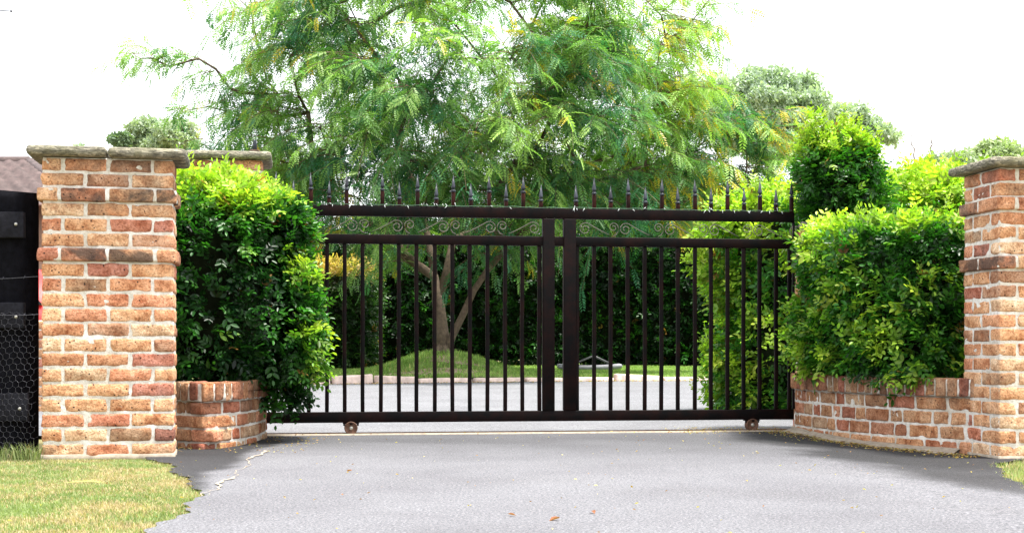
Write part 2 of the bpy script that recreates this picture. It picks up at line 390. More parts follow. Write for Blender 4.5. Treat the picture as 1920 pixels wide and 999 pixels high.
# dirt-filled crack across the corner of the drive
cp = np.array([at(495, 845, 0+8.23)[:2], at(470, 862, 7.55)[:2], at(455, 880, 6.92)[:2], at(430, 897, 6.43)[:2], at(405, 915, 5.97)[:2], at(380, 931, 5.62)[:2]])
tt = np.linspace(0, 5, 160); cx = np.interp(tt, range(6), cp[:, 0])+.018*np.sin(tt*5)+.006*np.sin(tt*17); cy = np.interp(tt, range(6), cp[:, 1])+.008*np.cos(tt*7)
wd = .002+.007*np.clip(np.sin(tt*2.1+.6)+.35*np.sin(tt*11), 0, 1)
V = np.concatenate([np.stack([cx-wd, cy, gz(cx, cy)+.004], 1), np.stack([cx+wd*(1+.4*np.sin(tt*15)), cy, gz(cx, cy)+.004], 1)]); n = len(tt)
tag(link('driveway_crack', npmesh('crack', V, [[[a, a+n, a+n+1, a+1] for a in range(n-1)]], None), None, M['cement']), kind='structure')

# ---------------------------------------------------------------- bricks
PAL = np.array([(.60, .31, .15), (.56, .30, .15), (.63, .36, .19), (.50, .20, .10), (.46, .155, .085), (.60, .40, .24), (.40, .21, .12), (.55, .25, .12), (.64, .30, .17), (.38, .13, .085)])
PW = np.array([.20, .15, .15, .12, .08, .10, .05, .08, .04, .03])
def add_brick(mb, c, h, M3, soot=0.0, colr=None, seed=None, tint=(1, 1, 1)):
    V, Qb = rbox(np.array(h), min(.009, min(h)*.4), (9, 3, 4))
    s = rng.uniform(0, 50)
    V = V+norm(V)*(nz(V+s, 34, 2)*.0032+nz(V+s, 90, 5)*.0022)[:, None]
    if rng.random() < .35:      # a knocked corner
        cr = np.sign(rng.normal(0, 1, 3))*np.array(h); d = np.linalg.norm(V-cr, axis=1); V = V-cr*(np.clip(.03-d, 0, 1)*.35)[:, None]/np.linalg.norm(cr)
    c0 = PAL[rng.choice(len(PAL), p=PW/PW.sum())]*rng.uniform(.85, 1.12) if colr is None else np.array(colr)
    c0 = (c0*.86+np.array((.70, .46, .34))*.14)*np.array(tint)*1.04
    V = V@np.array(M3).T+np.array(c); mb.add(V, Qb, C=(*c0, soot))
def rotz(a): return np.array([[math.cos(a), -math.sin(a), 0], [math.sin(a), math.cos(a), 0], [0, 0, 1]])
def pillar(corner, ang, W, D, H, rows, corb, label, capH=.052, capO=.075, bracket=False, zb=0.0, par=0):
    """corner = front left corner (x,y) ; ang = turn of the front face"""
    Rz = rotz(ang); cx, cy = corner
    root = thing('brick_pillar', (cx, cy, zb), label, 'pillar', 'brick pillars by the gate')
    mb = MB(); pit = (H-zb)/rows; hh = pit/2-.0055
    T3 = lambda x, y, z: Rz@np.array([x, y, 0])+np.array([cx, cy, z])
    def rowb(r, z, o):
        b = .11; f = []; nW = round((W+.01)/.24); W0 = nW*.24-.01
        fx, fy = (W+2*o)/W0, (D+2*o)/D
        def put(x0, x1, y0, y1):
            f.append((x0*fx-o, x1*fx-o, y0*fy-o, y1*fy-o))
        if (r+par) % 2 == 0:
            for y0 in (0, D-b):
                for q in range(nW): put(q*.24, q*.24+.23, y0, y0+b)
            for x0 in (0, W0-b): put(x0, x0+b, b+.01, D-b-.01)
        else:
            for x0 in (0, W0-b):
                put(x0, x0+b, 0, D/2-.005); put(x0, x0+b, D/2+.005, D)
            for y0 in (0, D-b):
                for q in range(nW-1): put(.12+q*.24, .12+q*.24+.23, y0, y0+b)
        for (x0, x1, y0, y1) in f:
            c = T3((x0+x1)/2+rng.normal(0, .0015), (y0+y1)/2, z+rng.normal(0, .0012))
            soot = 0.0
            if o > 0: soot = .85 if rng.random() < .6 else .3
            elif r >= rows-2: soot = .5
            elif rng.random() < .12: soot = .5
            add_brick(mb, c, ((x1-x0)/2-.0025, (y1-y0)/2-.002, hh*rng.uniform(.96, 1.02)), Rz@rotz(rng.normal(0, .004)), soot)
    mo = MB(); ins = .007
    for r in range(rows):
        rt = rows-1-r; o = .022 if rt in corb else 0.0; z = zb+pit*(r+.5); rowb(r, z, o)
        if o:
            V, Qm = rbox(np.array([W/2+o-ins, D/2+o-ins, hh-.004]), .006, (8, 6, 2)); mo.add(V@Rz.T+T3(W/2, D/2, z), Qm)
    V, Qm = rbox(np.array([W/2-ins, D/2-ins, (H-zb)/2]), .006, (26, 16, 60)); V = V+norm(V*np.array([1, 1, 0]))*(nz(V, 38, 6)*.003+nz(V, 90, 1)*.0015)[:, None]
    mo.add(V@Rz.T+T3(W/2, D/2, zb+(H-zb)/2-.002), Qm)
    # rough cement footing
    V, Qm = rbox(np.array([W/2+.006, D/2+.006, .018]), .01, (12, 9, 1)); V = V+norm(V*np.array([1, 1, 0]))*(nz(V, 25, 4)*.006)[:, None]
    ft = MB(); ft.add(V@Rz.T+T3(W/2, D/2, zb+.002), Qm); ft.build('footing', M['cement'], root, True)
    mb.build('brickwork', M['brick'], root, True); mo.build('mortar', M['mortar'], root, True)
    ncap = 2 if W > .6 else 1
    for q in range(ncap):
        wq = (W+2*capO)/ncap; V, Qm = rbox(np.array([wq/2-.004, D/2+capO, capH/2]), capH*.42, (26, 14, 3))
        V = V+(norm(V*np.array([.3, 1, 1]))*(nz(V+q*5, 11, 3)*.004+nz(V+q*5, 45, 2)*.0035)[:, None])
        c_ = MB(); c_.add(V@Rz.T+T3(-capO+wq*(q+.5), D/2, H+capH/2+rng.normal(0, .001)), Qm); c_.build('cap_stone', M['stone'], root, True)
    return root
Hf = 1.625
A0 = at(77, 860, 7.66)
pillar((A0[0], 7.66), R(10.5), .696, .35, Hf, 20, (2, 6), 'weathered brick pillar with two cap stones between black timber post and hedge', par=0)
B0 = at(1873, 860, 8.1)
pillar((B0[0], 8.1), GA, .71, .44, Hf, 20, (2, 6), 'brick pillar cut by the frame edge where the planter wall with the broad square hedge ends', zb=-.04)
C0 = at(362, 300, 9.66)
pillar((C0[0], 9.66), GA, .47, .47, 1.885, 23, (2, 6), 'narrow brick pillar showing only its cap above lime hedge tips', capO=.06)
D0 = at(1487, 300, 10.27)
pillar((D0[0]+.045, 10.27), R(-5), .47, .47, 1.46, 18, (2, 6), 'narrow brick pillar almost wholly overgrown at the right end of the gate', capO=.004)
# iron stop on the cap
br = thing('gate_stop', at(478, 285, 9.75), 'small upright iron tab standing on the narrow pillar cap', 'bracket')
p0 = at(478, 284, 9.72); mb = MB(); mb.box((p0[0], p0[1], p0[2]+.004), (.03, .03, .004), r=.002); mb.build('base_plate', M['rust'], br)
V, Qb = rbox(np.array([.014, .008, .034]), .003); V[:, 0] *= 1-.3*(V[:, 2] > 0); mb = MB(); mb.add(V+p0+np.array([0, 0, .042]), Qb); mb.build('tab', M['spear'], br)

def curve_pts(pxd):
    P = np.array([((px-960)/F*d, d) for px, d in pxd]); return P
def smooth_path(P, n=200):
    P = np.asarray(P, float); t = np.arange(len(P)); tt = np.linspace(0, len(P)-1, n)
    out = np.stack([np.interp(tt, t, P[:, k]) for k in range(P.shape[1])], 1)
    for _ in range(25): out[1:-1] = (out[:-2]+out[2:]+out[1:-1]*2)/4
    return out
def planter(pxd, flip, label, H=.40, zoff=0.0):
    P = smooth_path(curve_pts(pxd), 300); seg = np.linalg.norm(np.diff(P, axis=0), axis=1); s = np.concatenate([[0], np.cumsum(seg)]); Ls = s[-1]
    def pos(u): return np.array([np.interp(u, s, P[:, 0]), np.interp(u, s, P[:, 1])])
    def tan(u): d = pos(min(u+.02, Ls))-pos(max(u-.02, 0)); return d/np.linalg.norm(d)
    root = thing('planter_wall', (*pos(Ls/2), 0), label, 'planter', 'curved brick planters')
    mb = MB(); sol = .115; rows = 4; zb = -.045; pit = (H-sol-zb)/rows
    def bk(u, z, hl, hd, hz_, out, soot, tilt=0):
        p = pos(u); t = tan(u); n = np.array([t[1], -t[0]])*flip; a = math.atan2(t[1], t[0])
        Rm = rotz(a)
        c = (*(p-n*(hd-out)), z+float(gz(*p))*0)
        add_brick(mb, c, (hl, hd, hz_), Rm, soot, tint=(.80, .76, .74))
    for r in range(rows):
        u = .11*(r % 2)-.02
        while u < Ls:
            ln = rng.choice([.23, .17, .11], p=[.5, .25, .25]) if flip > 0 else rng.choice([.2, .13], p=[.6, .4])
            if u+ln/2 < Ls: bk(u+ln/2, zb+pit*(r+.5), ln/2-.004, .05, pit/2-.0065, rng.normal(0, .003), .35 if r == rows-1 else .12)
            u += ln+.012
    u = .03
    while u < Ls:                       # soldier course, standing proud
        bk(u+.033, H-sol/2+rng.normal(0, .003), .033, .06, sol/2-.003, .030+rng.normal(0, .003), .45); u += .078
    mo = MB()
    uu = np.linspace(0, Ls, 90)
    for (o, z0_, z1_, th) in ((-.007, zb, H-sol, .1), (.020, H-sol+.002, H-.012, .11)):
        ring = []
        for q in uu:
            p = pos(q); t = tan(q); n = np.array([t[1], -t[0]])*flip
            for k in range(5):
                z = z0_+(z1_-z0_)*k/4; pp = p+n*(o+.002*math.sin(q*70+z*90)+.002*math.sin(q*170+k)); ring.append((*pp, z))
            pb = p-n*th
            for k in range(4, -1, -1): ring.append((*pb, z0_+(z1_-z0_)*k/4))
        ring = np.array(ring); m_ = 10; nn = len(uu)
        Qm = [[a*m_+k, a*m_+(k+1) % m_, (a+1)*m_+(k+1) % m_, (a+1)*m_+k] for a in range(nn-1) for k in range(m_)]
        Qm += [[0, 9, 8, 1], [1, 8, 7, 2], [2, 7, 6, 3], [3, 6, 5, 4]]; b0 = (nn-1)*m_
        Qm += [[b0+a for a in q_] for q_ in ([0, 1, 8, 9], [1, 2, 7, 8], [2, 3, 6, 7], [3, 4, 5, 6])]
        mo.add(ring, Qm)
    mb.build('brickwork', M['brick'], root, True); mo.build('mortar', M['mortar'], root, True)
    # soil behind the wall
    so_ = MB(); ring = []
    for q in uu:
        p = pos(q); t = tan(q); n = np.array([t[1], -t[0]])*flip; ring.append((*(p-n*.1), H-.06)); ring.append((*(p-n*.75), H-.06))
    so_.add(np.array(ring), [[2*a, 2*a+1, 2*a+3, 2*a+2] for a in range(len(uu)-1)]); so_.build('soil', M['soil'], root)
    return root
planter([(292, 8.9), (320, 8.62), (350, 8.46), (385, 8.38), (420, 8.5), (455, 8.75), (482, 9.1), (499, 9.5), (500, 9.75)], 1, 'low curved brick planter wall with rounded nose beside the two-stone pillar', .395)
planter([(1489, 10.42), (1491, 10.3), (1515, 9.97), (1560, 9.6), (1600, 9.33), (1650, 9.05), (1700, 8.83), (1760, 8.62), (1832, 8.42)], 1, 'long curved brick planter wall under the broad square hedge', .42)
# dirty cement haunching at foot of the right planter
P = smooth_path(curve_pts([(1491, 10.3), (1515, 9.97), (1560, 9.6), (1600, 9.33), (1650, 9.05), (1700, 8.83), (1760, 8.62), (1800, 8.5)]), 120)
tn = np.gradient(P, axis=0); tn /= np.linalg.norm(tn, axis=1, keepdims=True); nn_ = np.stack([tn[:, 1], -tn[:, 0]], 1)
wv = .09+.03*np.sin(np.arange(120)*.19)+.015*np.sin(np.arange(120)*.61)
inn = P-nn_*.02; out = P+nn_*wv[:, None]
V = np.concatenate([np.stack([inn[:, 0], inn[:, 1], gz(inn[:, 0], inn[:, 1])+.035], 1), np.stack([(inn+out)[:, 0]/2, (inn+out)[:, 1]/2, gz(inn[:, 0], inn[:, 1])+.022], 1), np.stack([out[:, 0], out[:, 1], gz(out[:, 0], out[:, 1])+.002], 1)])
tag(link('kerb_haunching', npmesh('haunch', V, [[[a+m_*120, a+(m_+1)*120, a+(m_+1)*120+1, a+m_*120+1] for m_ in range(2) for a in range(119)]], None, True), None, M['cement']), kind='structure')

# ---------------------------------------------------------------- the gate
gr = thing('sliding_gate', gpt(1.6, 0, 0), 'black wrought iron gate of upright bars with spear tips and scrolls', 'gate')
RZ = rotz(GA)
def grail(name, p0, p1, z0, z1, th=.02, mat='gate', off=0, r=.004):
    t0, t1 = gt(p0), gt(p1); mb = MB(); c = gpt((t0+t1)/2, off, (z0+z1)/2); V, Qb = rbox(np.array([(t1-t0)/2, th, (z1-z0)/2]), r, (12, 2, 2))
    mb.add(V@RZ.T+c, Qb); return mb.build(name, M[mat], gr, True)
TRz = (1.514, 1.588); MRz = (1.322, 1.388); BRz = (.084, .158)
grail('top_rail', 508, 1488, *TRz, .022)
grail('middle_rail', 508, 1488, *MRz, .020)
grail('bottom_rail', 496, 1487, *BRz, .025)
for a, b in ((1017, 1039), (1056, 1079)):
    grail('stile', a, b, BRz[1]+.001, TRz[0]-.001, .028, off=.001)
grail('end_post', 1486, 1489, BRz[1], TRz[0], .02)
barpx = [514, 545, 579, 613, 646, 680, 714, 748, 781, 815, 848, 881, 914, 947, 979, 1011, 1082, 1114, 1145, 1177, 1209, 1240, 1271, 1303, 1333, 1364, 1394, 1424, 1455, 1480]
for px in barpx:
    t = gt(px); mb = MB(); c = gpt(t, 0, (BRz[1]+MRz[0])/2); V, Qb = rbox(np.array([.0135, .0135, (MRz[0]-BRz[1])/2]), .005, (2, 2, 12))
    V[:, 0] += .0012*np.sin(V[:, 2]*7+px); mb.add(V@RZ.T+c, Qb); mb.build('bar', M['gate'], gr, True)
tall = [517, 583, 650, 717, 783, 850, 917, 981, 1114, 1178, 1241, 1303, 1364, 1425, 1484]
short = [550, 617, 749, 818, 883, 949, 1014, 1080, 1145, 1210, 1271, 1333, 1395, 1455]
for px in sorted(tall+short):
    hi = px in tall; t = gt(px); top = 1.690 if hi else 1.634
    pp = gpt(t, 0, TRz[1]-.001); lean = rng.normal(0, .003)
    mb = MB(); V, Qb = rbox(np.array([.0135, .0135, (top-TRz[1])/2]), .004); mb.add(V@RZ.T+gpt(t, 0, (top+TRz[1])/2), Qb)
    pk = mb.build('picket', M['picket'], gr, True)
    mb = MB(); c = gpt(t, 0, top)
    mb.lathe(c, [(.010, 0), (.017, .004), (.019, .010), (.016, .015), (.010, .018), (.009, .022)], 12)
    # four-sided spear
    a = R(45)+GA; rg = []
    for r_, z_ in ((.008, .021), (.0165, .032), (.0155, .040), (.0015, .122)):
        for k in range(4): rg.append((c[0]+math.cos(a+k*math.pi/2)*r_*1.1+lean*z_*5, c[1]+math.sin(a+k*math.pi/2)*r_*1.1, top+z_))
    Qs = [[i_*4+k, i_*4+(k+1) % 4, i_*4+4+(k+1) % 4, i_*4+4+k] for i_ in range(3) for k in range(4)]+[[0, 3, 2, 1], [12, 13, 14, 15]]
    mb.add(np.array(rg), Qs); mb.build('finial', M['spear'], pk)
# scrolls
zc = (TRz[0]+MRz[1])/2
def spiral(cx, cz, r0, r1, a0, turns, n=26):
    a = a0+np.linspace(0, turns*2*math.pi, n); r = np.linspace(r0, r1, n); return np.stack([cx+r*np.cos(a), cz+r*np.sin(a)], 1)
def scroll_unit(mx=1, which='both'):
    out = []
    A = spiral(-.042, -.004, .044, .012, R(105), -1.45)
    pre = np.array([(-.218, -.045), (-.15, -.012), (-.088, .022), (-.065, .036)]); out.append(np.concatenate([pre, A]))
    if which == 'both':
        Bc = spiral(.046, .008, .036, .010, R(180), -1.35); pre = np.array([(.05, -.055), (.026, -.042), (.012, -.02)]); out.append(np.concatenate([pre, Bc]))
    return [o*np.array([mx, 1]) for o in out]
for px, mx, wh in [(584, 1, 'both'), (671, 1, 'both'), (756, 1, 'both'), (842, 1, 'both'), (930, 1, 'both'), (1012, 1, 'a'), (1086, -1, 'a'), (1162, -1, 'both'), (1246, -1, 'both'), (1330, -1, 'both'), (1412, -1, 'both'), (1480, -1, 'a')]:
    mb = MB(); t0 = gt(px)
    for ln in scroll_unit(mx, wh):
        s_ = np.clip(ln[:, 1], -.06, .0605); tt_ = t0+ln[:, 0]
        lim = {1012: gt(1016), }.get(px)
        if lim: tt_ = np.minimum(tt_, lim)
        if px == 1086: tt_ = np.maximum(tt_, gt(1080))
        if px == 1480: tt_ = np.minimum(tt_, gt(1486))
        if px == 584: pass
        P3 = np.stack([GX0+tt_*gc, GY0+tt_*gs, zc+s_], 1); mb.tube(P3, .0032, 5)
    mb.build('scroll', M['scroll'], gr, True)
# rollers
for px in (658, 1409):
    t = gt(px); c = gpt(t, 0, .047); rb = MB()
    for s_ in (-1, 1):
        rb.box(gpt(t, s_*.035-.0, .0765), (.010, .002, .0065), RZ, r=.001)
    rb.box(gpt(t, 0, .0795), (.056, .022, .004), RZ, r=.0015)
    for s_ in (-1, 1): rb.lathe(gpt(t+s_*.047, .014, .062), [(.004, 0), (.007, .001), (.007, .012), (.004, .013)], 6)
    bk_ = rb.build('roller_bracket', M['gate'], gr)
    wm = MB(); wm.lathe((0, 0, 0), [(.012, -.026), (.036, -.026), (.040, -.031), (.044, -.029), (.046, -.02), (.041, -.005), (.041, .005), (.046, .02), (.040, .028), (.012, .022)], 28, 'y')
    V = np.concatenate(wm.V)@RZ.T+c; wm.V = [V]; wm.build('roller', M['rust'], gr, True)
    hm = MB(); hm.lathe((0, 0, 0), [(.003, -.036), (.010, -.035), (.013, -.031), (.013, .016), (.004, .017)], 14, 'y'); V = np.concatenate(hm.V)@RZ.T+c; hm.V = [V]; hm.build('roller_hub', M['steel'], gr)
# track
tr = thing('gate_track', gpt(1.6, 0, 0), 'rusty steel rail set in a cement strip across the driveway', 'track')
def strip(name, w0, w1, z, h, mat, px0=440, px1=1500):
    mb = MB(); n = 60; tt_ = np.linspace(gt(px0), gt(px1), n); ring = []
    for t in tt_:
        x_, y_, _ = gpt(t, 0, 0); g_ = 0
        e = .006*math.sin(t*11)+.004*math.sin(t*37) if mat == 'cement' else 0
        for o, zz in ((w0+e, z-.03), (w0+e, z+h), (w1+e, z+h), (w1+e, z-.03)): ring.append(gpt(t, o, zz))
    Qt = [[a*4+k, (a+1)*4+k, (a+1)*4+k+1, a*4+k+1] for a in range(n-1) for k in range(3)]
    mb.add(np.array(ring), Qt); mb.build(name, M[mat], tr)
strip('cement_strip', -.105, .075, .0, .0085, 'cement')
strip('rail', -.008, .008, .006, .009, 'rust')
# string of small lights along the top rail
st = thing('string_lights', gpt(1.6, 0, TRz[1]), 'thin string of tiny white lights lying along the top of the gate', 'string lights')
tt_ = np.linspace(gt(596), gt(1484), 260); jit = nz(np.stack([tt_, 0*tt_, 0*tt_], 1), 17, 1)*.004
mb = MB(); mb.tube(np.stack([GX0+tt_*gc-.0*gs+.020*gs, GY0+tt_*gs-.020*gc, TRz[1]+.006+jit], 1), .0018, 4); mb.build('cord', plain('cord', (.05, .12, .07), .6), st)
bulbm = plain('clear_bulb', (.75, .8, .8), .25, .05)
for k in range(44):
    t = random.uniform(gt(600), gt(1480)); a = random.uniform(-1.2, 1.2) if random.random() < .6 else random.uniform(2.2, 4); ln = random.uniform(.014, .026)
    p = gpt(t, .024, TRz[1]+.004); dv = np.array([math.sin(a)*gc, math.sin(a)*gs, math.cos(a)])*ln
    if dv[2] < 0: p = gpt(t, .027, TRz[1]+.002)
    mb = MB(); mb.tube(np.stack([p, p+dv*.6, p+dv]), [.0016, .002, .0008], 5); mb.build('bulb', bulbm, st)

# ---------------------------------------------------------------- leaves
def leaf_t(wd=.32, fold=.12, droop=.12):
    V = np.array([(0, 0, 0), (-wd*.42, .28, fold*.6), (-wd*.5, .62, fold*.7-droop*.3), (0, 1, -droop), (wd*.5, .62, fold*.7-droop*.3), (wd*.42, .28, fold*.6)])
    return V, np.array([[0, 3, 2, 1], [0, 5, 4, 3]])
def sprig_t(n=7, size=.55, wd=.5, seed=0):
    r = np.random.default_rng(seed); lv, lq = leaf_t(wd); V = []; Q = []; C = []; off = 0
    for k in range(n):
        tip = k == n-1; y = .15+.85*(k//2)/((n-1)/2); sd_ = (-1 if k % 2 else 1); a = 0 if tip else sd_*r.uniform(.65, 1.05)
        s = size*(.75 if tip else r.uniform(.8, 1.1))*(1-.25*(k/n)); roll = 0 if tip else sd_*r.uniform(-.5, .25); pitch = r.uniform(-.35, .2)
        ca, sa = math.cos(-a), math.sin(-a); Rz_ = np.array([[ca, -sa, 0], [sa, ca, 0], [0, 0, 1]])
        cr, sr = math.cos(roll), math.sin(roll); Ry = np.array([[cr, 0, sr], [0, 1, 0], [-sr, 0, cr]])
        cp_, sp_ = math.cos(pitch), math.sin(pitch); Rx = np.array([[1, 0, 0], [0, cp_, -sp_], [0, sp_, cp_]])
        v = (lv*s)@(Rz_@Rx@Ry).T+np.array([0, y, -.1*y*y]); V.append(v); Q.append(lq+off); off += len(v); C += [.85+.35*(k/n)+r.uniform(-.28, .22)]*len(v)
    return np.concatenate(V), np.concatenate(Q), np.array(C)
DARK = np.array((.007, .036, .010)); MID = np.array((.052, .21, .020)); NEW = np.array((.46, .64, .06)); GOLD = np.array((.55, .42, .05))  # DARK is deepened to paint shade onto inner leaves
def leafcol(grow_light, seedP, dark=DARK, mid=MID, new=NEW):  # tone scale: leaf age plus painted light and inner shade
    k = np.clip(grow_light, 0, 1)[:, None]; c = np.where(k < .5, dark+(mid-dark)*(k*2), mid+(new-mid)*(k*2-1))
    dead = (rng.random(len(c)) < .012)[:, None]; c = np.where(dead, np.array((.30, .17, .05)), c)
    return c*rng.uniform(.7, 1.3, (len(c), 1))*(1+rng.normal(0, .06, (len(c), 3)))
def mapper(path):
    P = smooth_path(path, 120) if len(path) > 2 else np.array(path, float)
    s = np.concatenate([[0], np.cumsum(np.linalg.norm(np.diff(P, axis=0), axis=1))]); Ls = s[-1]
    def f(p, nrm):      # p (n,3): along, across, up
        u = p[:, 0]; uc = np.clip(u, 0, Ls); x = np.interp(uc, s, P[:, 0]); y = np.interp(uc, s, P[:, 1]); e = .03
        tx = np.interp(np.clip(uc+e, 0, Ls), s, P[:, 0])-np.interp(np.clip(uc-e, 0, Ls), s, P[:, 0]); ty = np.interp(np.clip(uc+e, 0, Ls), s, P[:, 1])-np.interp(np.clip(uc-e, 0, Ls), s, P[:, 1])
        l = np.hypot(tx, ty); tx, ty = tx/l, ty/l; ex = u-uc
        W = np.stack([x+tx*ex-ty*p[:, 1], y+ty*ex+tx*p[:, 1], p[:, 2]], 1)
        Nn = np.stack([tx*nrm[:, 0]-ty*nrm[:, 1], ty*nrm[:, 0]+tx*nrm[:, 1], nrm[:, 2]], 1); return W, Nn
    return f, Ls
def volume(path, half, z0, z1, r, n, lump=.07, lscale=3.2, seed=1, ext=0.0):
    """n random points on the lumpy surface of a rounded hedge body"""
    f, Ls = mapper(path); h = np.array([Ls/2+ext, half, (z1-z0)/2]); r = min(r, h.min()*.98)
    A = np.array([h[1]*h[2], h[0]*h[2], h[0]*h[1]]); fa = rng.choice(3, n, p=A/A.sum()); q = rng.uniform(-1, 1, (n, 3)); q[np.arange(n), fa] = np.sign(rng.uniform(-1, 1, n))
    p = q*h; inner = np.clip(p, -(h-r), h-r); nr = norm(p-inner); p = inner+nr*r
    W, Nn = f(p+np.array([Ls/2, 0, (z0+z1)/2]), nr); W = W+Nn*(nz(W, lscale, seed)*lump+nz(W, lscale*2.7, seed+1)*lump*.45)[:, None]
    return W, Nn, h, Ls
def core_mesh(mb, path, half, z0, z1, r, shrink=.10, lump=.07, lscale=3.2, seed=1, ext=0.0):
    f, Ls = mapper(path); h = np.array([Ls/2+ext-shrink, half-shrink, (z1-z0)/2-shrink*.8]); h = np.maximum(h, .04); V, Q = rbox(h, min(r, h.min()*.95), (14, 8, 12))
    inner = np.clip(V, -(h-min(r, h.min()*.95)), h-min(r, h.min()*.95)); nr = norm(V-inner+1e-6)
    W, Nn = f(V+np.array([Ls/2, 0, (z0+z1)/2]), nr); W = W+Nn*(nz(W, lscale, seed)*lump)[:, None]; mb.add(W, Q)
SPR = [sprig_t(5, .62, .5, s) for s in (1, 2, 3)]+[sprig_t(7, .55, .46, 5)]
def hedge(name, label, bodies, dens, size, grow_lightf, cat='hedge', mat='leaf', group=None, wisps=0, dark=DARK, mid=MID, new=NEW, jit=.09, layers=(.0, .5), core=True, cr=.17):
    p0 = bodies[0]['path'][0]; root = thing(name, (p0[0], p0[1], bodies[0]['z0']), label, cat, group)
    mb = MB(); cm = MB(); tw = MB()
    for b in bodies:
        a = dict(path=b['path'], half=b['half'], z0=b['z0'], z1=b['z1'], r=b.get('r', .2), lump=b.get('lump', .07), lscale=b.get('ls', 3.2), seed=b.get('seed', 1), ext=b.get('ext', 0))
        f, Ls = mapper(a['path']); area = 2*((Ls+2*a['ext'])*(a['z1']-a['z0'])+2*a['half']*(a['z1']-a['z0'])+(Ls+2*a['ext'])*2*a['half'])
        n = int(area*dens*b.get('dens', 1)); W, Nn, h, _ = volume(n=n, **a)
        keep = (Nn[:, 2] > -.75) | (rng.random(n) < .35); W, Nn = W[keep], Nn[keep]; n = len(W)
        clump = nz(W, 5.5, 9)*.5+nz(W, 13, 12)*.5
        depth = -np.abs(rng.normal(0, jit, n))+jit*.7+clump*jit*.5
        depth += (rng.random(n) < .05)*rng.uniform(0, jit*.9, n)
        W = W+Nn*depth[:, None]; up = np.array([0, 0, 1.])
        d = norm(Nn*.75+up*.35+rng.normal(0, .55, (n, 3))); u2 = norm(Nn*.6+up*.9+rng.normal(0, .4, (n, 3)))
        Fm = frames(d, u2); sc = size*rng.uniform(.7, 1.25, n); k = grow_lightf(W, Nn, depth/jit, clump); cc = leafcol(k, W, dark, mid, new)
        vi = rng.integers(0, len(SPR), n)
        for v in range(len(SPR)):
            m_ = vi == v
            if m_.any():
                Vv, Qv, Cv = scatter(SPR[v][0], SPR[v][1], W[m_], Fm[m_], sc[m_], cc[m_], SPR[v][2]); mb.add(Vv, Qv, C=Cv)
        if core: core_mesh(cm, a['path'], a['half'], a['z0'], a['z1'], a['r'], cr, a['lump'], a['lscale'], a['seed'], a['ext'])
        # wispy long shoots on top
        nw = int(wisps*b.get('wisps', 1))
        if nw:
            W, Nn, h, _ = volume(n=nw*6, **a); m_ = Nn[:, 2] > .45; W = W[m_][:nw]
            for q in W:
                ln = rng.uniform(.06, .2)*b.get('wl', 1); dv = norm(np.array([rng.normal(0, .35), rng.normal(0, .35), 1.])); pts = np.stack([q-dv*.1, q+dv*ln*.5, q+dv*ln+np.array([rng.normal(0, .02), 0, -.01])])
                tw.tube(pts, [.0022, .0018, .001], 4, caps=False)
                ns = max(3, int(ln/.018)); tt2 = np.linspace(.1, 1, ns)[:, None]; P2 = pts[0]*(1-tt2)+pts[2]*tt2
                d2 = norm(dv*.7+rng.normal(0, .6, (ns, 3))); F2 = frames(d2, norm(dv+rng.normal(0, .4, (ns, 3)))); c2 = leafcol(rng.uniform(.8, 1.05, ns), P2, dark, mid, new)
                Vv, Qv, Cv = scatter(SPR[0][0], SPR[0][1], P2, F2, size*rng.uniform(.6, .95, ns), c2, SPR[0][2]); mb.add(Vv, Qv, C=Cv)
    mb.build('foliage', M[mat], root)
    if core:
        if tw.V: cm.add(np.concatenate(tw.V), np.concatenate(tw.Q))
        cm.build('shade_core', M['core'], root, True)  # solid near-black body added to block light, shoot stems merged in
    return root
def pth(*pd): return [((px-960)/F*d, d) for px, d in pd]
# --- left planter hedge
def grow_lightL(W, Nn, dp, cl):
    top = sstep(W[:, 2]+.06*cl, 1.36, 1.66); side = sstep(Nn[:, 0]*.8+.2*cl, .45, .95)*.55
    return .06+.20*sstep(cl, -.2, .7)+.34*sstep(dp, .1, 1.5)+.85*top+side*sstep(dp, -1, .6)+.25*(Nn[:, 2] > .6)+rng.normal(0, .09, len(W))  # lime top is new growth; outer and right-hand brightening is painted light
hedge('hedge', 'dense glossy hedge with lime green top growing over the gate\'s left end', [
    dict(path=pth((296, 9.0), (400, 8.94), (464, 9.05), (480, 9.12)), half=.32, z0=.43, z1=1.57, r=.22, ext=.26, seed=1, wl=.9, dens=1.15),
    dict(path=pth((524, 9.42), (536, 9.42)), half=.14, z0=.24, z1=1.05, r=.13, ext=.10, seed=3, dens=.9, wisps=0)], 1500, .088, grow_lightL, wisps=80)
# --- right planter hedge
def grow_lightR(W, Nn, dp, cl):
    return .12+.22*sstep(cl, -.3, .6)+.48*sstep(dp, -.1, 1.4)+.4*sstep(W[:, 2]+.05*cl, 1.22, 1.5)+.3*(Nn[:, 2] > .6)+.25*sstep(-Nn[:, 0]+.3*cl, .5, 1)+rng.normal(0, .09, len(W))  # growth on top; light painted on outer sprigs and left side, inner darkened
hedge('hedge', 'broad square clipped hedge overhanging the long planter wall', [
    dict(path=pth((1588, 9.98), (1615, 9.66), (1650, 9.42), (1720, 9.15), (1790, 8.92)), half=.33, z0=.43, z1=1.33, r=.12, ext=.04, lump=.045, seed=4)], 1400, .088, grow_lightR, wisps=12)
def grow_lightC(W, Nn, dp, cl):
    return .07+.2*sstep(cl, -.2, .7)+.3*sstep(dp, .2, 1.5)+.75*sstep(W[:, 2]+.08*cl, 1.8, 2.1)+.22*(np.abs(Nn[:, 0]) > .7)+rng.normal(0, .09, len(W))  # lime crown is growth; deeper sprigs painted darker as shade
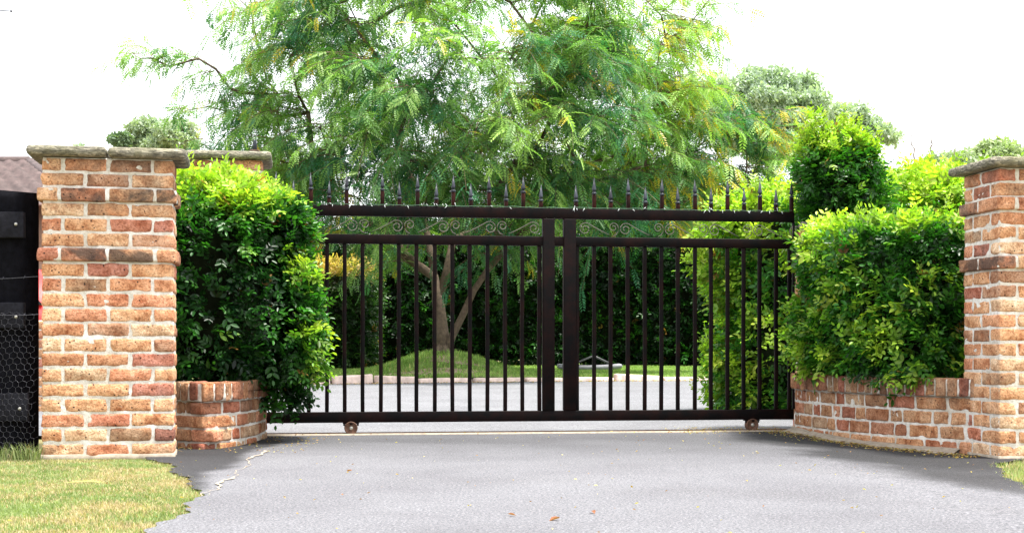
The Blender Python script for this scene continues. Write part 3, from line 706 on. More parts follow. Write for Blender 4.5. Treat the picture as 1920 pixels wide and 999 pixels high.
hedge('climbing_shrub', 'tall rounded shrub swallowing a pillar above the broad square hedge', [
    dict(path=pth((1566, 10.42), (1574, 10.42)), half=.29, z0=1.10, z1=2.08, r=.25, ext=.26, seed=6, wl=1.4)], 1400, .084, grow_lightC, cat='shrub', wisps=50)
# --- lime hedge inside, right
def grow_lightB(W, Nn, dp, cl):
    return .30+.3*sstep(cl+dp*.3, -.2, .7)+.7*sstep(W[:, 2]+.12*cl, 1.55, 1.95)+.4*sstep(-Nn[:, 0]+.2*cl, .3, .9)+rng.normal(0, .1, len(W))  # top is new growth, left end painted brighter as if lit
hedge('hedge', 'tall lime tipped hedge on the inner side seen through the right end of the gate', [
    dict(path=pth((1420, 12.8), (1500, 12.5), (1650, 12.2), (1800, 11.9), (1960, 11.6)), half=.5, z0=.06, z1=1.87, r=.25, ext=.25, seed=8, lump=.12, wl=1.5)], 750, .11, grow_lightB, wisps=70, jit=.13, cr=.15)
# --- far hedges behind the tree
def newF(W, Nn, dp, cl): return .05+.22*sstep(cl+dp*.3, 0, .9)+rng.normal(0, .08, len(W))
hedge('hedge', 'tall dark hedge closing the lawn behind the spreading tree', [
    dict(path=[(-5.2, 29.5), (-1, 30), (3, 30), (8.5, 29)], half=.8, z0=.1, z1=3.1, r=.4, ext=.2, seed=10, lump=.22, ls=1.1)], 210, .17, newF, jit=.2, cr=.25, dark=DARK*.8, mid=MID*.9)
def newG(W, Nn, dp, cl): return .08+.25*sstep(cl+dp*.3, -.1, .8)+.9*sstep(W[:, 2]+.05*cl, 1.86, 2.0)+rng.normal(0, .06, len(W))
hedge('hedge', 'neatly clipped hedge with orange gold top on the far left lawn edge', [
    dict(path=[(-9.5, 27.3), (-6, 27.0), (-2.75, 26.8)], half=.6, z0=.12, z1=2.12, r=.12, ext=.05, seed=12, lump=.07, ls=1.5)], 260, .15, newG, jit=.14, cr=.2, mid=np.array((.06, .15, .02)), new=np.array((.70, .52, .16)))

# ---------------------------------------------------------------- trees
def skeleton(nodes, parents, targets, step=.55, sag=.10):
    nodes = [np.array(n, float) for n in nodes]; parents = list(parents); ends = []
    base = nodes[0]
    order = np.argsort([np.linalg.norm(t-base) for t in targets])
    for ti in order:
        t = targets[ti]; A = np.array(nodes); d = np.linalg.norm(A-t, axis=1)+.9*np.maximum(0, A[:, 2]-t[2])+(np.arange(len(A)) == 0)*9
        j = int(np.argmin(d)); p0 = nodes[j]; ln = np.linalg.norm(t-p0); n = max(1, int(ln/step)); prev = j
        for k in range(1, n+1):
            u = k/n; q = p0*(1-u)+t*u+np.array([0, 0, sag*ln*math.sin(u*math.pi)])+(rng.normal(0, .05*step, 3) if k < n else 0)
            nodes.append(q); parents.append(prev); prev = len(nodes)-1
        ends.append(prev)
    return np.array(nodes), parents, ends
def branch_mesh(mb, nodes, parents, r0, ends, pw=.47, fixed=None):
    cnt = np.zeros(len(nodes))
    for e in ends:
        k = e
        while k >= 0: cnt[k] += 1; k = parents[k]
    rad = r0*np.maximum(cnt, 1)**pw
    if fixed is not None:
        for k, v in fixed.items(): rad[k] = v
    kids = {}
    for k, p in enumerate(parents): kids.setdefault(p, []).append(k)
    # chains following the thickest child
    stack = [(-1, 0)]
    while stack:
        par, k = stack.pop(); ch = [par, k] if par >= 0 else [k]
        while k in kids:
            ks = sorted(kids[k], key=lambda q: -rad[q])
            for o in ks[1:]: stack.append((k, o))
            k = ks[0]; ch.append(k)
        if len(ch) > 1:
            P = nodes[ch]; rr_ = rad[ch].copy()
            if par >= 0: rr_[0] = rr_[1]
            mb.tube(P, rr_, 8 if rr_.max() > .04 else 5)
    return rad
def frond_t(pairs=8, seed=0):
    V = []; Q = []; C = []; r = np.random.default_rng(seed)
    for k in range(pairs):
        y = .12+.88*k/(pairs-1); zc_ = -.42*y*y; ln = .26*math.sin(math.pi*(.18+.72*k/pairs))+.05
        for sd_ in (-1, 1):
            a = r.uniform(.95, 1.2)-.35*y; dx, dy = sd_*math.sin(a)*ln, math.cos(a)*ln; wd = .052; p0 = np.array([0, y, zc_]); p1 = p0+np.array([dx, dy, -ln*.28]); m_ = (p0+p1)/2+np.array([0, 0, .01]); t_ = np.array([dy, -dx, 0])/ln*wd
            t_ = t_*r.uniform(.75, 1.25); p1 = p1+r.normal(0, .015, 3); V += [p0, m_-t_, p1, m_+t_]; n = len(V)-4; Q.append([n, n+1, n+2, n+3]); C += [r.uniform(.85, 1.15)]*4
    return np.array(V), np.array(Q), np.array(C)
FR = [frond_t(8, 1), frond_t(7, 2)]
mt = thing('tree', (TX, TY, .5), 'large spreading tree with feathery drooping leaves on a grassy mound', 'tree')
D = TY
trunk = [at(834, 668, D), at(828, 620, D), at(822, 570, D), at(815, 520, D), at(806, 470, D+.2), at(795, 400, D+.4),
         at(838, 505, D), at(850, 450, D+.1), at(862, 380, D), at(880, 300, D), at(900, 210, D),
         at(848, 630, D-.1), at(868, 590, D-.2), at(888, 545, D-.3), at(915, 505, D-.4), at(950, 465, D-.5), at(1010, 410, D-.6), at(1080, 350, D-.7),
         at(770, 330, D+.6), at(740, 250, D+.7), at(760, 480, D+.1), at(720, 430, D-.3), at(670, 370, D-.6)]
tpar = [-1, 0, 1, 2, 3, 4, 2, 6, 7, 8, 9, 0, 11, 12, 13, 14, 15, 16, 5, 18, 3, 20, 21]
tg = []
r_ = np.random.default_rng(21)
ce = at(890, 165, D); rx, ry, rz_ = 3.3, 3.1, 3.0
while len(tg) < 190:
    q = r_.uniform(-1, 1, 3); ln = np.linalg.norm(q)
    if ln > 1 or ln < .45 : continue
    p = ce+q*np.array([rx, ry, rz_])
    if p[2] < 2.0: continue
    tg.append(p)
extra = [(455, 215, .3), (430, 205, .2), (405, 170, .1), (372, 150, .0), (340, 135, .2), (318, 165, .1), (285, 150, 0), (262, 150, .1),
         (430, 250, .8), (390, 240, .9), (350, 248, .8), (470, 270, 1), (520, 260, .6), (560, 220, 0), (500, 190, .4),
         (470, 60, 0), (440, 30, 0), (480, 110, .3), (520, 50, -.5), (560, 120, -.6), (590, 10, .3),
         (1210, 40, .2), (1240, 70, .2), (1290, 90, .2), (1330, 40, .1), (1250, 120, .4), (1210, 180, 0), (1270, 200, .5), (1330, 270, .5), (1380, 265, .4), (1420, 285, .5), (1400, 320, .7), (1340, 290, .3), (1290, 270, -.3),
         (620, 330, -1), (700, 350, -1.4), (800, 350, -1.6), (860, 390, -1.9), (930, 400, -1.8), (990, 350, -1.7), (1060, 380, -1.5), (1140, 370, -1.4), (1210, 350, -1.2), (1260, 340, -.8),
         (640, 400, -.6), (590, 340, .6), (560, 370, 1.0), (730, 420, -.9), (1010, 430, -1), (1110, 430, -.6), (1190, 420, -.5), (870, 440, -1.4), (680, 290, -2.4), (780, 240, -2.8), (900, 270, -3), (1020, 260, -2.9), (1120, 270, -2.5), (840, 150, -3), (960, 150, -3), (700, 170, -2.4), (1080, 150, -2.5)]
extra += [(380, 310, .5), (430, 310, 1.2), (440, 350, .6), (480, 320, .2), (500, 370, 1.2), (530, 310, -.8), (545, 350, -.2), (600, 280, -1), (620, 380, .8), (560, 420, .6), (660, 440, .4), (1240, 300, .8), (1290, 330, .3), (1340, 360, .6), (1250, 370, .2), (1310, 400, .2), (1380, 390, .5), (1400, 360, .2), (1200, 260, -1), (1160, 330, .9), (1180, 450, .6), (1250, 440, .7), (780, 400, 1.4), (950, 370, 1.4), (1060, 300, 1.2), (860, 330, 1.5)]
tg += [at(px, py-40, D+dd) for px, py, dd in extra]
tg = np.array(tg)
nodes, par_, ends = skeleton(trunk, tpar, tg)
fixed = {0: .135, 1: .11, 2: .10, 3: .07, 4: .06, 11: .062, 12: .058, 13: .055, 14: .052, 15: .05}
mb = MB(); rad = branch_mesh(mb, nodes, par_, .0085, ends, .5, fixed)
# root flare
for a in range(5):
    an = a*1.25+.3; mb.tube(np.array([[TX+.02, TY, .72], [TX+.1*math.cos(an), TY+.1*math.sin(an), .58], [TX+.28*math.cos(an), TY+.28*math.sin(an), .44]]), [.10, .075, .03], 7)
mb.build('trunk', M['bark'], mt, True)
def fronds(mbf, mbt, P0, Dv, ln, size, colf, drop=.45, gap=.07, fr=FR):
    m_ = len(P0); K = 9; u = np.linspace(0, 1, K)
    path = P0[:, None]+Dv[:, None]*(ln[:, None]*u)[..., None]; path[..., 2] -= (drop*ln)[:, None]*u[None]**2
    for k in range(m_): mbt.tube(path[k], np.linspace(.008, .0022, K), 3, caps=False)
    allP = []; allD = []; allS = []
    for k in range(m_):
        n = max(4, int(ln[k]/gap)); uu = np.linspace(.08, 1, n)+rng.uniform(-.03, .03, n); q = np.stack([np.interp(uu, u, path[k, :, c]) for c in range(3)], 1)
        tv = norm(np.stack([np.interp(uu, u, np.gradient(path[k, :, c])) for c in range(3)], 1)); sd_ = norm(np.cross(tv, np.array([0, 0, 1.])+.001)); sg = np.where(np.arange(n) % 2, 1, -1)[:, None]
        d = tv*.55+sd_*sg*rng.uniform(.5, 1, (n, 1))+np.array([0, 0, -.25])+rng.normal(0, .38, (n, 3)); allP.append(q); allD.append(norm(d)); allS.append(size*rng.uniform(.7, 1.2, n))
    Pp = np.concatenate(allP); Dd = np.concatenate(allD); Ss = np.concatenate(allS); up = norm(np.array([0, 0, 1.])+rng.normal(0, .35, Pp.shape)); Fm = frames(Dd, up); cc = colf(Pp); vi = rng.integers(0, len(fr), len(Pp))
    for v in range(len(fr)):
        q = vi == v; Vv, Qv, Cv = scatter(fr[v][0], fr[v][1], Pp[q], Fm[q], Ss[q], cc[q], fr[v][2]); mbf.add(Vv, Qv, C=Cv)
    return len(Pp)
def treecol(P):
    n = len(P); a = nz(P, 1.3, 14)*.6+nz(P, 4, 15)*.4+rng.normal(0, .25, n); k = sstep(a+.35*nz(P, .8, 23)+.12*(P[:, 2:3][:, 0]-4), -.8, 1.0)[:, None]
    c = np.array((.045, .17, .085))*(1-k)+np.array((.34, .52, .12))*k  # bluish shaded green to yellow-green lit tone, painted lighter towards the top
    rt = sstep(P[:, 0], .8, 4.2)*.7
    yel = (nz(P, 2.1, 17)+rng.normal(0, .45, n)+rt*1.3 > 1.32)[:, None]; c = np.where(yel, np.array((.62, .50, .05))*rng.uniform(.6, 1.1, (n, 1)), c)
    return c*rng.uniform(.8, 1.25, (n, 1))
fm = MB(); tm = MB(); P0 = []; Dv = []; Ln = []
for e in ends:
    c = nodes[e]; outw = c-np.array([TX, TY, c[2]]); outw = outw/max(np.linalg.norm(outw), .3); outer = np.linalg.norm((c-ce)/np.array([rx, ry, rz_]))
    sparse = c[0] < -4.0 or (c[0] > 2.8 and c[2] > 4.6)
    for k in range(3 if sparse else 9):
        d = norm(outw*.7+rng.normal(0, .65, 3)*np.array([1, 1, .45])+np.array([0, 0, .22])); P0.append(c+rng.normal(0, .06, 3)); Dv.append(d); Ln.append(rng.uniform(.55, 1.25)*(.75 if sparse else 1))
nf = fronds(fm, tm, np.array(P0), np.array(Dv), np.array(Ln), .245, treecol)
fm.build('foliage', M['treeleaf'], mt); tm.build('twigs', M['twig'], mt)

# generic broadleaf tree far off
def fartree(label, px, py, d, rxp, ryp, nclus, nleaf, size, cols, seed, base_px=None, group='trees beyond the garden', trunkr=.18, sub=None, name='gum_tree', lowest=.5):
    r = np.random.default_rng(seed); s = d/F; c = at(px, py, d); gx_, gy_ = ((base_px or px)-960)/F*d, d
    root = thing(name, (gx_, gy_, 0), label, 'tree', group); tg = []
    rx_, rz2 = rxp*s, ryp*s
    while len(tg) < nclus:
        q = r.uniform(-1, 1, 3)
        if np.linalg.norm(q) > 1 or np.linalg.norm(q) < .35: continue
        tg.append(c+q*np.array([rx_, min(rx_, 3.5), rz2])*.9)
    for (sx, sy, n_, sp) in (sub or []):
        for _ in range(n_): tg.append(at(sx+r.normal(0, sp), sy+r.normal(0, sp*.8), d+r.normal(0, .8)))
    hgt = c[2]; tn = [np.array([gx_, gy_, 0.]), np.array([gx_+.1, gy_, hgt*.3]), (np.array([gx_, gy_, hgt*.3])+c*np.array([1, 1, .55]))/2+np.array([0, 0, hgt*.1]), c-np.array([0, 0, rz2*.6])]
    nd, pr, en = skeleton(tn, [-1, 0, 1, 2], np.array(tg), 1.0, .05); mb = MB(); branch_mesh(mb, nd, pr, trunkr/math.sqrt(len(en)), en, .5); mb.build('trunk', M['bark'], root, True)
    lv, lq = leaf_t(.45); n = nleaf; ci = r.integers(0, len(tg), n); cr_ = max(rx_/math.sqrt(nclus)*1.75, .35)
    off = norm(r.normal(0, 1, (n, 3)))*(r.random((n, 1))**.5)*cr_*np.array([1.1, 1.1, .7]); P = np.array(tg)[ci]+off
    d_ = norm(r.normal(0, 1, (n, 3))+np.array([0, 0, -.35])); Fm = frames(d_, norm(r.normal(0, .8, (n, 3))+np.array([0, 0, 1]))); k = r.random((n, 1))*.6+.4*(r.random(len(tg))[ci])[:, None]
    cc = np.array(cols[0])*(1-k)+np.array(cols[1])*k; V_, Q_, C_ = scatter(lv, lq, P, Fm, size*r.uniform(.6, 1.3, n), cc); fb = MB(); fb.add(V_, Q_, C=C_); fb.build('foliage', M['farleaf'], root)
    return root
GUM_HAZE = ((.30, .39, .30), (.50, .58, .46))  # gum grey-green lightened to paint in distance haze; pale trees below likewise
fartree('big grey green gum tree, the highest crown right of the spreading tree', 1445, 215, 78, 118, 88, 60, 30000, .28, GUM_HAZE, 1, sub=[(1340, 160, 6, 14), (1500, 165, 6, 16), (1320, 200, 5, 20)])
fartree('smaller gum tree with airy crown rising behind the tall rounded shrub', 1600, 245, 72, 55, 48, 18, 7000, .26, GUM_HAZE, 2, sub=[(1655, 255, 4, 9), (1645, 310, 2, 8), (1580, 215, 3, 10)])
fartree('pale wooded crown just behind the frame edge pillar', 1875, 310, 95, 75, 44, 34, 15000, .35, ((.28, .36, .20), (.48, .55, .32)), 3, name='tree')
fartree('low pale tree left of the frame edge pillar, behind bare twigs', 1790, 325, 90, 75, 30, 26, 10000, .33, ((.28, .36, .24), (.46, .52, .36)), 4, name='tree')
fartree('hazy tree behind the lime hedge, low between rounded shrub and bare twigs', 1665, 345, 92, 60, 22, 14, 5000, .33, ((.28, .36, .24), (.46, .52, .36)), 41, name='tree')
fartree('pale round tree seen above the two-stone pillar cap', 305, 265, 85, 75, 42, 34, 16000, .26, ((.28, .36, .26), (.46, .52, .38)), 5, name='tree')
fartree('tiny darker tree at the left foot of the pale round tree', 226, 262, 83, 14, 18, 7, 2200, .25, ((.14, .22, .14), (.26, .34, .2)), 6, name='tree')
fartree('treetop barely peeking over the left cap stone', 143, 285, 88, 16, 18, 7, 1600, .25, GUM_HAZE, 7, name='tree')
fartree('dark green tree filling the gap low behind the left side of the spreading tree', 470, 360, 38, 130, 75, 30, 14000, .2, ((.05, .12, .05), (.13, .22, .07)), 8, name='tree')
fartree('dark green tree low behind the right side of the spreading tree', 1200, 390, 40, 150, 70, 32, 15000, .2, ((.05, .12, .05), (.14, .23, .07)), 9, name='tree')
# bare dead tree
dt = thing('dead_tree', ((1740-960)/F*40, 40, 0), 'bare dead tree of thin forked twigs above the lime hedge', 'tree'); mb = MB(); d = 40
for pts, r0 in (([(1742, 400), (1733, 335), (1740, 290), (1750, 250)], .06), ([(1735, 380), (1716, 330), (1711, 285), (1708, 236)], .04), ([(1733, 335), (1722, 318), (1719, 300)], .02), ([(1740, 290), (1748, 276), (1746, 262)], .015), ([(1745, 380), (1770, 330), (1785, 300), (1800, 262)], .018)):
    P = smooth_path([at(x_, y_, d) for x_, y_ in pts], 14); P[1:-1] += rng.normal(0, .03, (12, 3)); mb.tube(P, np.linspace(r0, .008, 14), 5)
mb.tube(np.array([[((1742-960)/F)*40, 40, 0], at(1742, 480, 40), at(1742, 395, 40)]), [.12, .09, .06], 7)
mb.build('bare_branches', M['twig'], dt, True)

# ---------------------------------------------------------------- black timber fence, left
fc = at(27, 860, 7.85)
fr_ = thing('timber_fence', (fc[0], 7.85, 0), 'black stained timber fence post with rails and chicken wire beside the pillar', 'fence')
mb = MB(); zt = at(30, 362, 7.85)[2]
n = 40; zz = np.linspace(-.05, zt, n); P = np.stack([np.full(n, fc[0]), np.full(n, 7.85), zz], 1); a = np.linspace(0, 2*math.pi, 40, endpoint=False); V = []
for q in P:
    rr2 = .125+.003*np.sin(a*5+1)+.002*np.sin(a*13)
    if q[2] == zt: rr2 = rr2*.96
    V.append(np.stack([q[0]+np.cos(a)*rr2, q[1]+np.sin(a)*rr2, np.full(40, q[2])], 1))
V = np.concatenate(V); V[-40:, 2] += .006*np.sin(a*2); Q_ = [[i_*40+j_, i_*40+(j_+1) % 40, i_*40+40+(j_+1) % 40, i_*40+40+j_] for i_ in range(n-1) for j_ in range(40)]
top0 = (n-1)*40; mb.add(V, Q_, [[top0, top0+j_, top0+j_+1] for j_ in range(1, 39)]); mb.build('post', M['black'], fr_, True)
yf = 7.69
for (y0_, y1_, xe) in ((398, 446, 46), (567, 615, 46), (737, 788, 53)):
    p1 = at(xe, y0_, yf); z0_, z1_ = at(0, y1_, yf)[2], at(0, y0_, yf)[2]; x0_ = p1[0]-2.6; mb = MB(); V, Qb = rbox(np.array([(p1[0]-x0_)/2, .022, (z1_-z0_)/2]), .003, (30, 2, 3))
    mb.add(V+np.array([(p1[0]+x0_)/2, yf, (z0_+z1_)/2]), Qb); rl_ = mb.build('rail', M['blackrail'], fr_, True)
    bo = MB(); bc = at(xe-13, (y0_+y1_)/2+(3 if y0_ > 500 else -1), yf); bo.lathe((bc[0], yf-.028, bc[2]), [(.002, -.005), (.008, -.003), (.009, .0), (.009, .006)], 12, 'y'); bo.build('bolt', M['steel'], rl_, True)
for k in range(9):      # close boards behind the rails, running out of frame
    mb = MB(); mb.box((fc[0]-.16-k*.125-.06, 7.86, .80), (.061, .012, .80+.004*math.sin(k*3)), r=.003); mb.build('board', M['black'], fr_)
# chicken wire
cw = MB(); xL, xR_ = fc[0]-.55, at(66, 0, 7.66)[0]; zT = at(0, 592, 7.66)[2]; hx, hz2 = .037, .040; yw = 7.652
nr_ = int((zT)/(hz2*.75))+1; ncl = int((xR_-xL)/hx)+1
for r in range(nr_):
    zc2 = .01+r*hz2*.75
    for c in range(ncl):
        xc = xL+c*hx+(r % 2)*hx/2
        if xc > xR_: continue
        w_ = lambda x_, z_: np.array([x_+.005*math.sin(z_*17+x_*5)+.003*math.sin(x_*60+z_*31), yw+.006*math.sin(x_*21+z_*9), z_+.006*math.sin(x_*13+z_*7)+.003*math.sin(x_*51)])
        a_, b_, c_, d_ = w_(xc, zc2-hz2*.25), w_(xc, zc2+hz2*.25), w_(xc-hx/2, zc2+hz2*.5), w_(xc+hx/2, zc2+hz2*.5)
        cw.tube(np.stack([a_, b_]), .0006, 3, caps=False); cw.tube(np.stack([b_, c_]), .0004, 3, caps=False); cw.tube(np.stack([b_, d_]), .0004, 3, caps=False)
cw.build('chicken_wire', M['wire'], fr_)
for yy in (520, 588):
    mb = MB(); n = 40; x_ = np.linspace(xL, at(74, 0, 7.66)[0], n); z_ = at(0, yy, 7.66)[2]+.008*np.sin(x_*9+yy); mb.tube(np.stack([x_, np.full(n, 7.655), z_], 1), .0012, 4, caps=False)
    for b in range(6):
        bx = x_[5+b*6]; mb.tube(np.array([[bx-.006, 7.65, z_[5+b*6]-.009], [bx+.004, 7.65, z_[5+b*6]+.01]]), .0007, 3)
    mb.build('barbed_wire', M['wire'], fr_)

# ---------------------------------------------------------------- house with tiled roof
hs = thing('house', (-9.5, 21, 0), 'low brick house with weathered brown tiled hip roof beyond the black fence', 'house')
tile = plain('roof_tile', (.075, .05, .048), .8, .45, 9, 0, .5)
yR = 18.0; pk = at(55, 307, 20.5)      # right end of the ridge
ez = at(76, 352, yR)[2]-.25; ex = at(76, 352, yR)[0]+.75; ridge_z = pk[2]; eaves_y = yR-1.0
def roofplane(mb, A, B, Cc, Dd, nu, nv):
    """A-B eave, D-C ridge, rolls down the slope"""
    A, B, Cc, Dd = map(np.array, (A, B, Cc, Dd)); V = []; nrm = np.cross(B-A, Dd-A); nrm = nrm/np.linalg.norm(nrm)
    for v in range(nv*3+1):
        f = v/(nv*3); k = v % 3; course = .030*(1-k/3.0) if k else .030 if v == 0 else 0.0
        for u in range(nu+1):
            g = u/nu; p = (A*(1-g)+B*g)*(1-f)+(Dd*(1-g)+Cc*g)*f
            V.append(p+nrm*(.018*math.cos(g*np.linalg.norm(B-A)/.22*2*math.pi)+(.07 if v % 3 == 1 else .035 if v % 3 == 2 else 0)))
    Q_ = [[v*(nu+1)+u, v*(nu+1)+u+1, (v+1)*(nu+1)+u+1, (v+1)*(nu+1)+u] for v in range(nv*3) for u in range(nu)]
    mb.add(np.array(V), Q_)
mb = MB(); xw = -19.0; rb_y = 20.5; back_y = rb_y+(rb_y-eaves_y)
roofplane(mb, (xw, eaves_y, ez), (ex, eaves_y, ez), (pk[0], rb_y, ridge_z), (xw, rb_y, ridge_z), 240, 11)
roofplane(mb, (ex, eaves_y, ez), (ex, back_y, ez), (pk[0], rb_y, ridge_z), (pk[0], rb_y, ridge_z), 90, 11)
roofplane(mb, (ex, back_y, ez), (xw, back_y, ez), (xw, rb_y, ridge_z), (pk[0], rb_y, ridge_z), 60, 6)
rf = mb.build('roof', tile, hs, True)
mb = MB(); mb.tube(np.array([[xw, rb_y, ridge_z+.02], [pk[0], rb_y, ridge_z+.02]]), .085, 8); mb.tube(np.array([[pk[0], rb_y, ridge_z+.02], [ex, eaves_y, ez+.03]]), .075, 8); mb.build('ridge_cap', tile, rf, True)
wl = plain('house_wall_brick', (.38, .24, .17), .9, .3, 8); mb = MB(); mb.box(((xw+ex-.5)/2, (eaves_y+back_y)/2, ez/2), ((ex-.5-xw)/2, (back_y-eaves_y)/2-.5, ez/2-.01)); mb.build('wall', wl, hs)
mb = MB(); mb.box(((xw+ex)/2, eaves_y-.06, ez-.03), ((ex-xw)/2, .05, .05), r=.01); mb.build('gutter', plain('gutter', (.4, .38, .35), .5), hs)
# aerial
an = thing('roof_aerial', (-6.9, 18, ridge_z), 'thin roof aerial whose boom tip enters at the top left of the sky', 'aerial')
tip = at(21, 21.5, 18); mb = MB(); mb.tube(np.array([[-6.9, 18, 1.8], [-6.9, 18, tip[2]+.1]]), .018, 6); mb.build('mast', M['steel'], an)
mb = MB(); mb.tube(np.array([[-7.6, 18, tip[2]+.08], [tip[0], 18, tip[2]]]), .007, 5); mb.lathe((tip[0], 18, tip[2]-.015), [(.004, 0), (.014, .006), (.014, .022), (.004, .03)], 8); mb.build('boom', plain('dark_aluminium', (.03, .03, .04), .5), an)

# ---------------------------------------------------------------- red car behind the fence (a sliver shows)
carx = at(76, 0, 15.5)[0]+.9
cr = thing('parked_car', (carx-2.1, 15.5, 0), 'red hatchback glimpsed in the slit between fence post and pillar', 'car')
redm = plain('red_paint', (.55, .02, .02), .3, .05); glm = plain('car_glass', (.03, .035, .04), .12, .1); rubber = plain('tyre_rubber', (.02, .02, .02), .9)
prof = np.array([(-2.05, .35), (-2.05, .78), (-1.9, .92), (-1.1, 1.0), (-.55, 1.42), (.2, 1.50), (1.25, 1.46), (1.85, 1.05), (2.05, .95), (2.08, .4), (1.6, .28), (-1.7, .28)])
def prism(mb, pr, hw, cx_, cy_, tuck=None):
    n = len(pr); V = []
    for s_ in (-1, 1):
        for (x_, z_) in pr: V.append((cx_+x_, cy_+s_*(hw-(.14 if z_ > 1.3 else 0)), z_))
    V = np.array(V); Q_ = [[k, (k+1) % n, n+(k+1) % n, n+k] for k in range(n)]; c0 = V[:n].mean(0); c1 = V[n:].mean(0); V = np.concatenate([V, [c0, c1]])
    T_ = [[(k+1) % n, k, 2*n] for k in range(n)]+[[n+k, n+(k+1) % n, 2*n+1] for k in range(n)]; mb.add(V, Q_, T_)
ccx = carx-2.1; mb = MB(); prism(mb, prof, .85, ccx, 15.5); bodyc = mb.build('body', redm, cr)
mb = MB(); prism(mb, np.array([(-.85, 1.03), (-.5, 1.36), (.1, 1.42), (.1, 1.03)]), .858, ccx, 15.5); prism(mb, np.array([(.16, 1.03), (.16, 1.42), (1.15, 1.40), (1.5, 1.06)]), .858, ccx, 15.5); mb.build('side_window', glm, cr)
for s_ in (-1, 1):
    for wx in (-1.3, 1.3):
        mb = MB(); mb.lathe((ccx+wx, 15.5+s_*.78, .31), [(.2, -.1), (.3, -.1), (.315, -.07), (.315, .07), (.3, .1), (.2, .1)], 22, 'y'); wh = mb.build('wheel', rubber, cr, True)
        mb = MB(); mb.lathe((ccx+wx, 15.5+s_*.80, .31), [(.03, -.09), (.2, -.08), (.21, .08), (.03, .09)], 16, 'y'); mb.build('rim', M['steel'], wh, True)
    mb = MB(); mb.box((ccx+2.04, 15.5+s_*.65, .92), (.05, .12, .09), r=.02); mb.build('tail_light', plain('lamp_red', (.5, .01, .01), .2), cr)

# low garden wall seen in the slit between post and pillar
gw = thing('garden_wall', (-5.6, 13, 0), 'low brick garden wall glimpsed in the slit under the red car', 'wall'); mb = MB(); mo = MB()
for rr3 in range(10):
    for q in range(10):
        xq = -6.6+q*.24+(.12 if rr3 % 2 else 0); add_brick(mb, (xq+.115, 13, .043+rr3*.086), (.113, .055, .037), np.eye(3), .2)
V, Qb = rbox(np.array([1.24, .047, .43]), .01, (20, 2, 10)); mo.add(V+np.array([-5.39, 13, .43]), Qb)
mb.build('brickwork', M['brick'], gw, True); mo.build('mortar', M['mortar'], gw, True)

# low grey folded lounger lying by the hedge beyond the lawn
gp = np.array([(1105-960)/F*25.5, 25.5, 0]); gz0 = float(lz(gp[0], gp[1]))
ga = thing('garden_lounger', (gp[0], 25.5, gz0), 'grey plastic lounger with folded black frame lying on the far lawn', 'lounger')
gm = plain('grey_plastic', (.22, .22, .25), .5, .1); bm_ = plain('dark_tube', (.09, .09, .10), .4)
mb = MB(); V, Qb = rbox(np.array([.58, .22, .045]), .04, (10, 3, 2)); V[:, 2] += .03*(V[:, 0]/.58)**2; mb.add(V+np.array([gp[0], 25.5, gz0+.07]), Qb); mb.build('tray', gm, ga, True)
mb = MB()
for s_ in (-.17, .17): mb.tube(np.array([[gp[0]-.30, 25.5+s_, gz0+.12], [gp[0]+.05, 25.5+s_, gz0+.27], [gp[0]+.12, 25.5+s_, gz0+.26], [gp[0]+.42, 25.5+s_, gz0+.12]]), .016, 6)
mb.build('folded_frame', bm_, ga, True)
mb = MB(); mb.add(np.array([[gp[0]-.26, 25.34, gz0+.135], [gp[0]+.06, 25.34, gz0+.262], [gp[0]+.06, 25.66, gz0+.262], [gp[0]-.26, 25.66, gz0+.135]]), [[0, 1, 2, 3]]); mb.build('sling', bm_, ga)

# ---------------------------------------------------------------- grass, litter
def blades(name, label, X, Y, Z, hgt, wid, cols, lean=.5):
    n = len(X); a = rng.uniform(0, 2*math.pi, n); dx, dy = np.cos(a), np.sin(a); l = rng.uniform(.2, 1, n)*lean*hgt; b = rng.uniform(0, 2*math.pi, n)
    P = np.stack([X, Y, Z], 1); sd_ = np.stack([dx, dy, 0*dx], 1)*wid[:, None]; ld = np.stack([np.cos(b)*l, np.sin(b)*l, 0*l], 1); up = np.stack([0*l, 0*l, hgt], 1)
    v0 = P-sd_; v1 = P+sd_; v2 = P+up*.6+ld*.35+sd_*.7; v3 = P+up*.6+ld*.35-sd_*.7; v4 = P+up*np.clip(1-l/hgt*.35, .3, 1)[:, None]+ld
    V = np.stack([v0, v1, v2, v3, v4], 1).reshape(-1, 3); i_ = np.arange(n)*5; Q_ = np.stack([i_, i_+1, i_+2, i_+3], 1); T_ = np.stack([i_+3, i_+2, i_+4], 1); C = np.repeat(cols, 5, 0)
    o = link(name, npmesh(name, V, [Q_, T_], C), None, M['grass']); tag(o, label, 'grass', kind='stuff'); return o
def gcols(P, n, dry=.3):
    a = nz(P, 2.6, 5)*.5+nz(P, 8, 6)*.4+rng.normal(0, .45, n); k = sstep(a, -1, 1)[:, None]; c = np.array((.17, .24, .08))*(1-k)+np.array((.36, .42, .19))*k
    d = (rng.random(n) < dry*(1+nz(P, 2.5, 11)*.55+nz(P, 9, 13)*.9+nz(P, 19, 3)*.5))[:, None]; c = np.where(d, np.array((.58, .46, .28))*rng.uniform(.5, 1.15, (n, 1)), c); return c*rng.uniform(.8, 1.2, (n, 1))
n = 230000; y = 4.0+4.0*rng.random(n)**1.0; x = -3.9+2.9*rng.random(n); e = xl(y)+.03*rng.normal(0, 1, n)
m_ = (x < e) & (x > -.40*y-.25) & ~((x > A0[0]-.02) & (y > 7.66)); x, y = x[m_], y[m_]; n = len(x); P = np.stack([x, y, 0*x], 1)
blades('verge_grass', 'short patchy green and straw grass in front of the left pillar', x, y, gz(x, y)-.02, rng.uniform(.016, .032, n), rng.uniform(.0010, .0020, n), gcols(P, n, .42)*1.0, 1.0)
